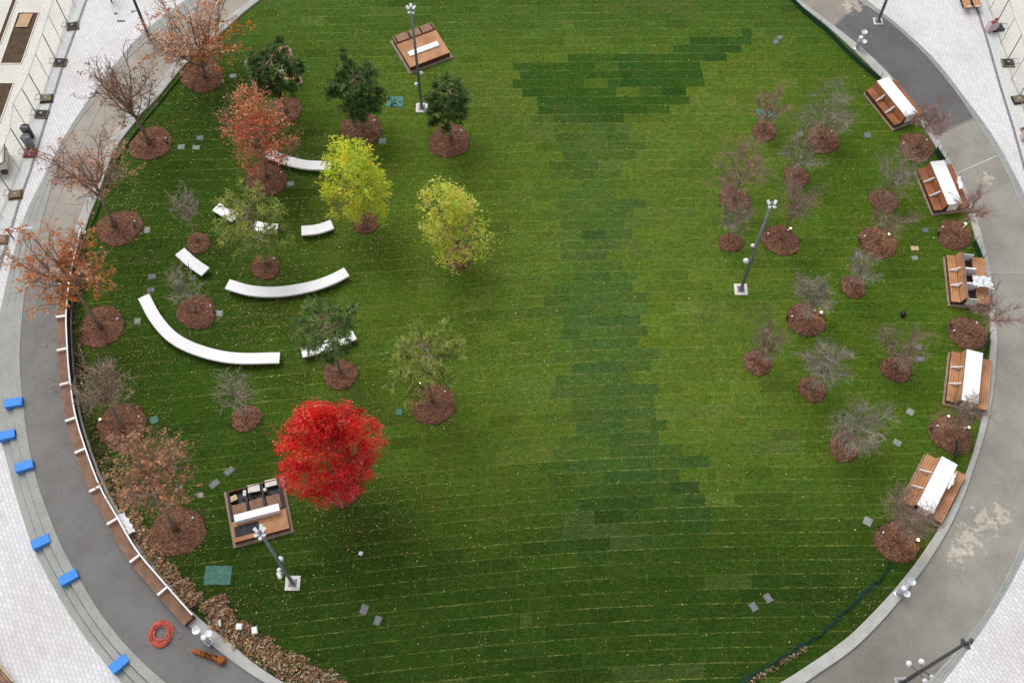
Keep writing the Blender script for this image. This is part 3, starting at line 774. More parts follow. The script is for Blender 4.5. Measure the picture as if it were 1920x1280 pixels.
# ------------------------------------------------------------------ curved white benches
def curve_pts(ctrl, n):
    c = [ctrl[0] * 2 - ctrl[1]] + ctrl + [ctrl[-1] * 2 - ctrl[-2]]; out = []
    for i in range(n + 1):
        k = i / n * (len(ctrl) - 1); j = min(int(k), len(ctrl) - 2); t = k - j
        a, b, d, e = c[j], c[j + 1], c[j + 2], c[j + 3]
        out.append(.5 * ((2 * b) + (d - a) * t + (2 * a - 5 * b + 4 * d - e) * t * t + (3 * b - a - 3 * d + e) * t ** 3))
    return out
def side(pts, i):
    t = (pts[min(i + 1, len(pts) - 1)] - pts[max(i - 1, 0)]); t.z = 0; t.normalize(); return Vector((-t.y, t.x, 0))
def sweep(mb, pts, a, b, z0, z1, k, bev=.02, org=Vector((0, 0, 0))):
    """a flat band following pts between side offsets a and b"""
    sec = [(a, z0), (b, z0), (b, z1 - bev), (b - bev, z1), (a + bev, z1), (a, z1 - bev)]; s = len(mb.v); m = len(sec)
    for i, p in enumerate(pts):
        n = side(pts, i)
        for o, z in sec: mb.v.append((p.x - org.x + n.x * o, p.y - org.y + n.y * o, z - org.z))
    for i in range(len(pts) - 1):
        for j in range(m):
            q = (j + 1) % m; mb.face((s + i * m + j, s + i * m + q, s + (i + 1) * m + q, s + (i + 1) * m + j), k)
    mb.face(range(s + m - 1, s - 1, -1), k); e = s + (len(pts) - 1) * m; mb.face(range(e, e + m), k)
def white_bench(px, label, w=.68):
    pts = curve_pts([G(x, y, .45) for x, y in px], 5 * len(px) + 4)
    o = sum(pts, Vector()) / len(pts); o.z = 0
    t = thing('curved_bench', label, 'bench', o, 0, 'curved white benches')
    mb = MB(); sweep(mb, pts, -w / 2, w / 2, .33, .45, 'white', .025, o); mb.build('seat', t)
    L = sum((pts[i + 1] - pts[i]).length for i in range(len(pts) - 1)); n = max(2, int(L / 1.6) + 1)
    for k in range(n):
        j = int(.06 * len(pts) + (len(pts) - 2) * .88 * k / max(1, n - 1)); seg = pts[max(0, j):j + 2]
        if len(seg) < 2: seg = pts[-2:]
        d = (seg[1] - seg[0]).normalized() * .06; m2 = MB(); sweep(m2, [seg[0] - d, seg[0] + d], -w * .42, w * .42, 0.0, .33, 'dark', .005, o); m2.build('leg', t)
for px, lab in (
 ([(494,282),(532,298),(572,308),(621,310)],'curved white bench running from the orange-red maple to the yellow-green tree'),
 ([(405,387),(422,397),(441,408)],'short white bench left of the see-through olive pine, partly shaded by needles'),
 ([(477,422),(498,427),(520,428)],'short white bench seen through the branches of the olive pine'),
 ([(565,432),(595,429),(623,420)],'short white bench in the open, right of the olive pine'),
 ([(337,471),(358,490),(385,509)],'short white bench tilted down to the right beside a small mulch ring'),
 ([(426,532),(470,544),(522,546),(580,537),(620,524),(650,509)],'long white bench bowed like a smile in the middle of the group'),
 ([(269,555),(290,594),(318,627),(352,648),(400,664),(450,671),(524,670)],'longest white bench, a quarter-circle sweep at the left'),
 ([(565,660),(610,648),(640,637),(664,626)],'white bench largely hidden by the mid-green pine')): white_bench(px, lab)

# ------------------------------------------------------------------ slatted benches along the right kerb
def deck_bench(p0, p1, label, cover=True, wd='wood'):
    a, b = G(*p0), G(*p1); d = (b - a); rz = math.atan2(d.y, d.x); o = (a + b) / 2
    t = thing('slatted_bench', label, 'bench', o, rz, 'double-sided slatted benches along the right kerb')
    m = MB(); m.box(-1.66, 1.66, 0, 2.30, -.02, .10, 'stone_tan', .02); m.build('plinth', t)
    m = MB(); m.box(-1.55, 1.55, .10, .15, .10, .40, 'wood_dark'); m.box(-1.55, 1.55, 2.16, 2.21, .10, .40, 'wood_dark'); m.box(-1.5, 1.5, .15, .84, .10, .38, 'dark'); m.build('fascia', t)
    m = MB()
    for k in range(4): m.box(-1.57, 1.57, .08 + .125 * k, .19 + .125 * k, .40, .45 + .001 * (k % 2), wd, .008)
    m.build('seat', t)
    m = MB()
    for k in range(4):
        m.box(-1.57, 1.57, -.02, .02, .03 + .105 * k, .122 + .105 * k, wd, .006, Matrix.Translation((0, .585, .44)) @ Matrix.Rotation(-.25, 4, 'X'))
    m.box(-1.58, 1.58, .70, .85, .86, .90, 'wood_brown', .01); m.build('backrest', t)
    for s in (-.52, .52):
        m = MB(); tri = [(s, .10, .48), (s, .54, .48), (s, .64, .82), (s, .10, .48)]
        m.tube(tri[:2], .035, 'white', 5); m.tube(tri[1:3], .035, 'white', 5); m.tube(tri[2:], .04, 'white', 5)
        if cover: m.poly([(s - .012, .22, .49), (s - .012, .50, .49), (s - .012, .58, .74)], 'white'); m.poly([(s + .012, .22, .49), (s + .012, .58, .74), (s + .012, .50, .49)], 'white')
        m.build('armrest', t)
    m = MB(); m.box(-1.52, 1.52, .86, .90, .10, .86, 'wood_brown'); m.box(-1.5, 1.5, 1.47, 1.51, .10, .40, 'wood_dark'); m.box(-1.5, 1.5, .90, 1.47, .10, .14, 'dark'); m.build('trough', t)
    for x, w in ((-1.5, .04), (-.5, .10), (.5, .10), (1.5, .04)):
        m = MB(); m.box(x - w / 2, x + w / 2, .901, 1.52, .14, .87 if abs(x) < 1 else .80, 'white', .01); m.build('divider', t)
    m = MB()
    for k in range(6): m.box(-1.57, 1.57, 1.535 + .122 * k, 1.645 + .122 * k, .40, .45 + .001 * (k % 2), wd, .008)
    m.build('rear_seat', t)
    if cover:
        m = MB(); m.box(-1.6, 1.6, .72, 1.60, .915, .95, 'white', .015); m.build('top_panel', t)
    return t
deck_bench((1619,179),(1671,244),'slatted bench with a clean white top beside dark asphalt, uppermost of the right kerb', True, 'wood_wet')
deck_bench((1714,326),(1745,402),'slatted bench whose white top has a ragged edge, second from the top', True, 'wood_wet')
b3 = deck_bench((1767,481),(1777,577),'slatted bench without its white top, open boxes and a crumpled sheet on it', False)
deck_bench((1777,662),(1766,758),'slatted bench whose white top is seen through twigs at its lower end')
deck_bench((1733,850),(1682,948),'slatted bench slanting down to the left, lowest on the right kerb')
def crumpled(corners, z, label, name='plastic_sheet', amp=.12, n=12):
    q = [G(x, y, z) for x, y in corners]; o = sum(q, Vector()) / 4; mb = MB(); g2 = []
    for i in range(n + 1):
        row = []
        for j in range(n + 1):
            u, v = i / n, j / n; p = (q[0] * (1 - u) + q[1] * u) * (1 - v) + (q[3] * (1 - u) + q[2] * u) * v - o
            e = .05 if min(i, j, n - i, n - j) == 0 else 0
            row.append((p.x + rnd.uniform(-e, e), p.y + rnd.uniform(-e, e), p.z + rnd.random() * amp)); 
        g2.append(row)
    for i in range(n):
        for j in range(n): mb.poly([g2[i][j], g2[i + 1][j], g2[i + 1][j + 1], g2[i][j + 1]], 'sheet')
    ob = mb.build(name, None, False, o); return tag(ob, label, 'plastic sheet')
crumpled([(1823,516),(1855,520),(1864,543),(1824,537)], .9, 'crumpled white plastic sheet lying over the open slatted bench')
crumpled([(220,966),(233,960),(253,995),(241,1003)], .5, 'white plastic-wrapped slab between the timber bench and the leafy hedge', 'wrapped_slab', .06)
crumpled([(1806,352),(1800,330),(1793,334),(1799,357)], .96, 'torn strip of white sheeting hanging off the second slatted bench top', 'sheet_scrap', .05, 6)
crumpled([(1784,890),(1794,884),(1788,906),(1776,918)], .92, 'torn strip of white sheeting sticking out of the lowest slatted bench top', 'sheet_scrap', .05, 6)

# ------------------------------------------------------------------ timber decks on the lawn
def deck(cpx, tl, tr, label, size=3.0, broken=False):
    a, b = G(*tl, .2), G(*tr, .2); d = b - a; rz = math.atan2(d.y, d.x); o = G(*cpx, .2); o.z = 0; h = size / 2
    t = thing('timber_deck', label, 'deck', o, rz, 'square timber decks on the lawn')
    m = MB(); e = h + .06
    m.box(-e, e, -e, e, -.02, .08, 'stone_tan', .02); m.build('plinth', t)
    i = h - .1; zt = .42
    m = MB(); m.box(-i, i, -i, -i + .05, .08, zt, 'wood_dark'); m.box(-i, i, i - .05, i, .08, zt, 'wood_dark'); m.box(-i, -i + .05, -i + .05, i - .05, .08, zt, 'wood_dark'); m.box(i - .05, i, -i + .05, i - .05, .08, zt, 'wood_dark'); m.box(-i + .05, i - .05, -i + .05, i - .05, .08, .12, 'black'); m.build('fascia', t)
    m = MB(); y = -i - .02; top = i - .62 if not broken else -.25; k = 0
    while y + .09 < top:
        m.box(-i - .02, i + .02, y, y + .092, zt, zt + .04 + .0015 * (k % 3), 'wood', .006); y += .1; k += 1
    m.build('deck_boards', t)
    if not broken:
        m = MB()
        for x0, x1 in ((-i - .02, -i + .06), (-i + .16, -.42), (-.32, .42), (.52, i - .14), (i - .06, i + .02)):
            m.box(x0, x1, top + .02, i + .02, zt - .1, zt + .16, 'wood_brown', .01)
        m.build('back_step', t)
        m = MB(); m.box(-i + .02, i - .02, top, i - .02, .2, .3, 'dark'); m.build('step_base', t)
        m = MB(); m.box(-1.05, 1.05, -.62, -.2, zt + .04, zt + .13, 'white', .02); m.build('plank_seat', t)
    else:
        bays = [(-i + .16, -.52), (-.34, .36), (.54, i - .16)]
        for x0, x1 in bays:
            m = MB(); y = -.25
            while y < .55: m.box(x0, x1, y, y + .085, zt - .06, zt - .02, 'wood_brown', .005); y += .095
            m.build('bay_boards', t)
        m = MB()
        for x in (-i + .05, -.50, .38, i - .14): m.box(x, x + .11, -.25, i - .06, zt - .12, zt, 'dark')
        m.build('bearers', t)
        m = MB()
        for j in range(46):
            x0, x1 = rnd.choice(bays); x = rnd.uniform(x0, x1); yy = rnd.uniform(.6, .85)
            m.leaf((x, yy, zt - rnd.uniform(.0, .2)), rnd.uniform(.08, .2), 'black', None, .3)
        m.build('scrap', t)
        m = MB(); m.prism([(-1.15, -.50), (1.15, -.50), (1.15, -.12), (-1.15, -.12)], zt + .045, zt + .42, 'white'); m.build('bench_block', t)
        m = MB(); m.box(-i + .1, -.05, -i + .22, -.62, zt + .046, zt + .06, 'dark'); m.build('mat', t)
    return t
deck((790,90),(737,75),(813,47),'square orange timber deck with a white plank seat behind the top lamp post')
deck((512,132),(459,107),(537,86),'square timber deck with white planks mostly hidden by a dark pine')
pd = deck((484,958),(421,913),(525,886),'square timber deck under repair with open bays, dark bearers and a white bench block',3.0,True)
for k, (px, py, w, h, rot, lab) in enumerate(((436,935,.5,.3,.5,'cream board leaning in the left open bay of the deck under repair'),(476,915,.62,.42,.2,'pale sheet in the middle open bay of the deck under repair'),
   (508,905,.62,.38,.25,'pale sheet in the right open bay of the deck under repair'),(459,925,.16,.3,.1,'small upright white carton in the deck under repair'),(497,918,.16,.16,.6,'small white carton at the edge of the right bay of the deck under repair'))):
    o = G(px, py, .36); m = MB(); m.box(-w / 2, w / 2, -h / 2, h / 2, -.05, .05 + .05 * (k > 2), 'card' if k == 0 else 'concrete', .01)
    q = m.build('scrap_board' if k < 3 else 'carton', None, False, o); q.rotation_euler = (0, 0, rot); tag(q, lab, 'board' if k < 3 else 'carton')

# ------------------------------------------------------------------ long curved timber bench on the left
def long_bench():
    back = [(150,430),(142,466),(133,505),(127,545),(123,587),(125,647),(130,710),(140,775),(160,842),(187,912),(215,962),(255,1030),(305,1090),(360,1152)]
    pts = curve_pts([G(x, y, .78) for x, y in back], 90)
    for p in pts: p.z = 0
    o = pts[len(pts) // 2].copy()
    t = thing('curved_timber_bench', 'long curved timber bench with white back rail and white armrests along the left kerb', 'bench', o)
    W = .60; sg = -1          # the seat lies on the path side
    def band(a, b): return (min(a * sg, b * sg), max(a * sg, b * sg))
    L = [0.0]
    for i in range(len(pts) - 1): L.append(L[-1] + (pts[i + 1] - pts[i]).length)
    m = MB()
    for k in range(6):
        lo, hi = band(.05 + k * .093, .05 + k * .093 + .084); sweep(m, pts, lo, hi, .41, .46, 'wood_brown', .006, o)
    m.build('seat', t)
    m = MB(); lo, hi = band(.02, .56); sweep(m, pts, lo, hi, .10, .385, 'wood_dark', .01, o); m.build('skirt', t)
    m = MB(); lo, hi = band(-.05, .03); sweep(m, pts, lo, hi, .72, .78, 'white', .012, o); m.build('back_rail', t)
    m = MB(); lo, hi = band(-.03, .0); sweep(m, pts, lo, hi, .12, .715, 'dark', .006, o); m.build('back_panel', t)
    def near(px, py):
        q = G(px, py, .78); return min(range(len(pts)), key=lambda i: (pts[i].x - q.x) ** 2 + (pts[i].y - q.y) ** 2)
    for px, py in ((138,470),(128,528),(123,587),(125,647),(130,711),(140,776),(160,842),(186,908),(218,972),(258,1036),(308,1096)):
        i = near(px, py); n = side(pts, i) * sg; tt = Vector((-n.y, n.x, 0)) * .055; p = pts[i] - o; m = MB()
        a, b = p + n * .0, p + n * .58
        q = [a - tt, b - tt, b + tt, a + tt]
        m.prism([(v.x, v.y) for v in q], .62, .68, 'white'); m.tube([(b.x, b.y, .3), (b.x, b.y, .62)], .025, 'white', 5); m.build('armrest', t)
long_bench()

# ------------------------------------------------------------------ blue pads on the steps
def pad(px, py, along, label):
    z, i, tt = tread(px, py); c = G(px, py, z + .26); a = 2 * math.pi * i / NA
    r = math.hypot(c.x - C0.x, c.y - C0.y); j = int((math.atan2(c.y - C0.y, c.x - C0.x) % (2 * math.pi)) / (2 * math.pi) * NA)
    band = L_ok[j] - L_op[j]; dr = DROP[j]
    lo = 0 if along == 'up' else 1
    z0 = .03 - STEP * lo * dr; z1 = .03 - STEP * (lo + 1) * dr
    edge = L_op[j] + band * (.37 if lo == 0 else .69) - r       # radial offset of the step edge from the pad centre
    m = MB(); w = .24; top = z0 + .24; e = min(.40, max(-.35, edge))
    prof = [(-.46, z0), (e + .01, z0), (e + .01, z1), (.46, z1), (.46, top), (-.46, top)]
    n = len(prof); s = 0
    for y in (-w, w): m.v += [(x, y, z) for x, z in prof]
    m.face(range(n), 'blue'); m.face(range(2 * n - 1, n - 1, -1), 'blue')
    for k in range(n): q = (k + 1) % n; m.face((k, n + k, n + q, q), 'blue')
    o = m.build('step_pad', None, False, (c.x, c.y, .004)); o.rotation_euler = (0, 0, math.atan2(c.y - C0.y, c.x - C0.x))
    tag(o, label, 'foam pad', 'bright blue foam pads on the steps')
pad(24,753,'up','uppermost bright blue pad on the left steps'); pad(12,816,'down','bright blue pad cut by the left picture edge')
pad(44,872,'up','third bright blue pad from the top, close below the one at the edge'); pad(75,1014,'down','bright blue pad after the wide gap, on the lower two steps')
pad(127,1081,'up','bright blue pad touching the dark asphalt, near a dropped stick'); pad(222,1243,'down','lowest bright blue pad, near the bottom of the steps')

# ------------------------------------------------------------------ lamp posts
def lamp_post(base, label, heads, globes, k='steel', h=8.6, pad_sz=.75, head_k='lamp_white', face=0.0, zb=0.0):
    b = G(*base, zb); heads = [(x * .5, y * .5, z, a) for x, y, z, a in heads]; t = thing('lamp_post', label, 'lamp post', b, face, 'park lamp posts')
    m = MB(); m.box(-pad_sz / 2, pad_sz / 2, -pad_sz / 2, pad_sz / 2, -.05, .06, 'concrete' if k == 'steel' else 'kerb', .015); m.build('footing', t)
    m = MB(); m.box(-.2, .2, -.2, .2, .06, .09, 'steel', .01)
    for x in (-.15, .15):
        for y in (-.15, .15): m.lathe([(.025, .09), (.025, .15)], 'steel', (x, y, 0), 6)
    m.lathe([(.15, .09), (.13, .2)], k, n=10); m.build('base_plate', t)
    m = MB(); m.tube([(0, 0, .1), (0, 0, h * .5), (0, 0, h)], [.10, .085, .065], k, 10); m.build('pole', t, True)
    m = MB(); m.tube([(-.24, 0, h - .12), (.24, 0, h - .12)], .03, k, 6); m.tube([(0, -.18, h - .3), (0, .18, h - .3)], .03, k, 6); m.build('crossarm', t)
    for x, y, z, a in heads:
        m = MB(); mt = Matrix.Translation((x, y, h + z)) @ Matrix.Rotation(a, 4, 'Z') @ Matrix.Rotation(.5, 4, 'X')
        m.box(-.075, .075, -.12, .12, -.045, .045, head_k, .02, mt); m.box(-.065, .065, -.10, .10, -.062, -.051, 'stainless', 0, mt); m.build('floodlight', t)
    for x, y, z, r in globes:
        m = MB(); m.tube([(0, 0, z), (x * .8, y * .8, z)], .025, k, 5)
        m.lathe([(.02, -r), (r * .7, -r * .7), (r, 0), (r * .75, r * .6), (.03, r)], 'lamp_white', (x, y, z), 12); m.build('dome_camera', t, True)
    return t
H5 = [(-.36, .05, -.05, .6), (.36, .05, -.05, -.6), (0, .28, -.02, 0), (-.16, -.28, -.25, 2.6), (.2, -.26, -.3, -2.6)]
H4 = [(-.34, .02, -.03, .5), (.34, .02, -.03, -.5), (-.2, -.3, -.2, 2.7), (.24, -.3, -.2, -2.7)]
H6 = [(.36, .1, 0, -.6), (.1, .34, 0, 0), (-.36, .1, -.05, .8), (-.3, -.24, -.2, 2.4), (.3, -.2, -.2, -2.4), (0, -.42, -.3, 3.1)]
lamp_post((791, 203), 'tall grey lamp post standing in front of the orange timber deck at the top', H5, [(-.18, .05, 2.15, .14), (.2, .0, 3.2, .13)])
lamp_post((1389, 543), 'tall grey lamp post with white footing in the right half of the lawn', H4, [(-.26, .05, 3.0, .17), (-.2, 0, 4.6, .12)])
lamp_post((549, 1093), 'tall grey lamp post overlapping the deck under repair', H6, [(-.05, .26, 3.2, .16), (-.1, -.2, 3.0, .12), (-.3, -.1, 2.0, .14), (-.22, -.28, 2.1, .12)], h=8.2)
lamp_post((1690, 1281), 'dark lamp post with four white domes at the bottom right of the path', [(-.3, .1, 0, .6), (.34, .1, 0, -.6), (.1, -.3, -.1, 3)], [(-.4, .4, 2.6, .15), (.05, .4, 3.0, .15), (.2, -.36, 2.6, .13), (.35, -.28, 3.1, .10)], 'steel_dark', 8.6, .6, 'steel_dark')
lamp_post((1646, 41), 'grey lamp post on the dark asphalt at the upper right, its top outside the picture', H4, [], 'steel', 8.6, .6)
lamp_post((282, 76), 'dark lamp post at the upper left between white paving and path', H4, [(-.4, 0, 2.6, .13)], 'steel_dark', 8.6, .5, 'steel_dark')

# ------------------------------------------------------------------ drinking fountains on the kerb
def fountain(base, along, label):
    b = G(*base, .12); q = G(*along, .12) - b; t = thing('drinking_fountain', label, 'drinking fountain', b, math.atan2(q.y, q.x), 'steel drinking fountains on the kerb')
    m = MB(); m.box(-.2, .2, -.16, .16, 0, .03, 'stainless', .01); m.tube([(0, 0, .03), (0, 0, .95)], .13, 'stainless', 14); m.build('pedestal', t, True)
    m = MB(); m.tube([(.0, 0, .7), (.35, 0, .72), (.5, 0, .84)], .06, 'stainless', 8); m.lathe([(.05, .84), (.16, .9), (.2, .99), (.175, .99), (.1, .95)], 'stainless', (.52, 0, 0), 18); m.build('high_bowl', t, True)
    m = MB(); m.tube([(.0, 0, .55), (.0, -.2, .6)], .06, 'stainless', 8); m.lathe([(.05, .6), (.15, .67), (.175, .74), (.15, .74), (.08, .71)], 'lamp_white', (.02, -.28, 0), 18); m.build('low_bowl', t, True)
    m = MB(); m.lathe([(.135, .94), (.14, .98), (.1, 1.0)], 'lamp_white', n=14); m.build('cap', t, True)
fountain((1684, 1112), (1709, 1092), 'steel drinking fountain on the lower right kerb')
fountain((1607, 90), (1623, 66), 'steel drinking fountain on the upper right kerb beside dark asphalt')
fountain((391, 1203), (372, 1186), 'steel drinking fountain just past the lower end of the timber bench')

# ------------------------------------------------------------------ things lying on the dark path
o = G(302, 1187, 0); m = MB()
for k in range(14):
    rr = rnd.uniform(.34, .62); cx, cy = rnd.uniform(-.05, .05), rnd.uniform(-.06, .06); z = .03 + .012 * k; ph = rnd.uniform(0, 6)
    m.tube([(cx + math.cos(a * .196) * rr * (.92 + .08 * math.sin(a * .39 + ph)), cy + math.sin(a * .196) * (rr + .02), z + .02 * math.sin(a * .59 + ph)) for a in range(33)], .017, 'hose', 5, False)
m.tube([(.55, .2, .03), (.75, .35, .03), (.95, .1, .03), (1.1, -.2, .03)], .012, 'wire', 4)
tag(m.build('hose_coil', None, True, o), 'coiled orange hose on the dark path', 'hose')
a, b = G(362, 1219, .13), G(421, 1240, .15); m = MB(); o = (a + b) / 2; o.z = 0
path = [(a + (b - a) * t) - o for t in (0, .04, .25, .5, .75, .84, .9, 1.0)]
m.tube(path, [.10, .13, .13, .13, .14, .2, .23, .17], 'rust', 12)
for _ in range(170):
    p = path[1].lerp(path[-1], .25 + .75 * rnd.random()); m.leaf((p.x + rnd.gauss(0, .07), p.y + rnd.gauss(0, .07), p.z + .12 + rnd.random() * .05), rnd.uniform(.06, .13), 'chip', jit(rnd.choice([lin(120, 62, 36), lin(86, 40, 26), lin(196, 140, 100), lin(60, 30, 22)]), .2), .6)
tag(m.build('log', None, False, o), 'rusty orange log with a thick leaf-littered end on the dark path', 'log')
m = MB(); p0, p1 = G(130, 1097, -.1), G(137, 1116, -.1); m.tube([(0, 0, .02), tuple(p1 - p0 + Vector((0, 0, .02)))], .018, 'card', 4); z = tread(133, 1106)[0]; tag(m.build('stick', None, False, (p0.x, p0.y, z)), 'thin pale stick dropped on the grey steps', 'stick')

# ------------------------------------------------------------------ leafy hedges in the lower left
BR = [lin(246, 208, 174), lin(230, 184, 148), lin(212, 162, 126), lin(250, 222, 194), lin(176, 130, 100), lin(136, 98, 76)]
BR = [tuple(min(.95, v * 1.5) for v in c) for c in BR]
def hedge(px, w, h, n, label, pal=BR, big=.11, twig='twig'):
    pts = curve_pts([G(*p) for p in px], 40); o = pts[20].copy(); t = thing('hedge', label, 'hedge', o)
    m = MB(); s = m
    for _ in range(int(n / 14)):
        i = rnd.randrange(len(pts)); p = pts[i] + side(pts, i) * rnd.uniform(-w, w) * .45 - o
        for _ in range(3): s.tube([p, p + rand_dir(1.2) * h * rnd.uniform(.6, 1.0)], [.012, .005], twig, 3, False)
    for _ in range(n):
        i = rnd.randrange(len(pts) - 1); p = pts[i].lerp(pts[i + 1], rnd.random()); u = rnd.uniform(-1, 1); wl = w * .5 * (1 + .25 * math.sin(i * .9) + .15 * math.sin(i * 2.3))
        p = p + side(pts, i) * u * wl - o; top = h * (1 - .7 * u * u) * (.75 + .25 * math.sin(i * 1.7 + u * 3))
        m.leaf((p.x, p.y, max(.03, top * rnd.random() ** .35)), big * rnd.uniform(.6, 1.25), 'leaf', jit(rnd.choice(pal), .16), .85)
    m.build('foliage', t)
hedge([(243,968),(262,1002),(285,1040),(318,1080),(350,1112),(367,1135)], .95, .32, 4600, 'dense pale brown leafy hedge along the lower end of the timber bench')
hedge([(400,1122),(408,1150),(432,1180),(470,1206),(520,1238),(580,1268),(640,1300)], 1.25, .34, 8000, 'dense pale brown leafy hedge beyond the drinking fountain at the lower left edge')
DRK = [lin(50, 46, 34), lin(70, 62, 44), lin(40, 44, 30), lin(206, 176, 140), lin(58, 54, 38), lin(150, 122, 92)]
hedge([(152,520),(146,570),(146,640),(152,700),(164,770),(184,835),(212,900),(238,955)], .7, .38, 2300, 'dark sparse hedge with scattered pale leaves behind the upper timber bench', DRK, .10)
hedge([(1400,1281),(1440,1256),(1480,1232),(1510,1212)], .35, .2, 420, 'thin strip of dead brown plants beside the green mesh at the lower right', BR, .09)
for px, py, w, h, lab in ((449, 1175, .3, .3, 'square white bag lying on the leafy hedge'), (478, 1182, .28, .36, 'oblong white bag at the lawn edge of the leafy hedge'), (413, 1168, .1, .34, 'crumpled narrow white paper in the leafy hedge'), (677, 1038, .2, .2, 'small white box alone on the grass')):
    o = G(px, py, .3 if px < 600 else 0); m = MB(); m.box(-w / 2, w / 2, -h / 2, h / 2, 0, .16, 'sheet', .04)
    q = m.build('paper_bag' if px < 600 else 'small_box', None, False, o); q.rotation_euler = (0, 0, rnd.uniform(-.5, .5)); tag(q, lab, 'bag' if px < 600 else 'box')

# ------------------------------------------------------------------ low green windscreen fences
def screen(px, h, label, wob=0.0, n=30, lean=0.0):
    pts = curve_pts([G(*p) for p in px], n); o = pts[n // 2].copy(); t = thing('mesh_fence', label, 'fence', o, 0, 'low green mesh fences')
    m = MB(); a = []
    for i, p in enumerate(pts):
        q = p - o; s = side(pts, i); hh = h * (1 - wob * rnd.random()); k = s * (wob * rnd.uniform(-.2, .3) + lean * (1 + .25 * math.sin(i * .45) + .15 * math.sin(i * 1.3)))
        a.append([(q.x + s.x * d, q.y + s.y * d, -.02) for d in (-.008, .008)] + [(q.x + k.x + s.x * d, q.y + k.y + s.y * d, hh) for d in (-.008, .008)])
    for i in range(len(a) - 1):
        b, c = a[i], a[i + 1]
        m.poly([b[0], c[0], c[2], b[2]], 'green_mesh'); m.poly([b[1], b[3], c[3], c[1]], 'green_mesh'); m.poly([b[2], c[2], c[3], b[3]], 'green_mesh')
    m.build('mesh', t)
    for i in range(0, len(pts), max(1, n // max(2, int(sum((pts[j + 1] - pts[j]).length for j in range(n)) / 2.4)))):
        q = pts[i] - o + side(pts, i) * .03; m = MB(); m.tube([(q.x, q.y, -.02), (q.x, q.y, h + .35 * (1 - wob))], .018, 'steel_dark', 5); m.build('post', t)
screen([(1470,-12),(1505,24),(1550,62),(1585,98),(1618,128),(1648,152)], .40, 'green mesh fence inside the upper right kerb')
screen([(1672,1058),(1660,1080),(1630,1110),(1590,1145),(1555,1180),(1510,1212),(1450,1248),(1390,1285)], .3, 'sagging green mesh strung across the lower right grass', .3, 60, -.20)
screen([(1752,286),(1758,296),(1766,308)], .6, 'short green mesh piece between the first two slatted benches', 0, 4)
screen([(1824,458),(1832,476),(1838,492)], .5, 'short green mesh piece beside the kerb above the open slatted bench', 0, 4)
screen([(1838,668),(1846,650),(1852,632)], .5, 'short green mesh piece above the fourth slatted bench', 0, 4)
screen([(1787,862),(1789,848),(1790,832)], .5, 'dark green mesh piece above the lowest slatted bench', 0, 4)
screen([(402,88),(352,132),(305,188),(262,240),(228,288),(206,332),(190,380),(170,430)], .13, 'green mesh fence inside the upper left kerb', .1, 40)

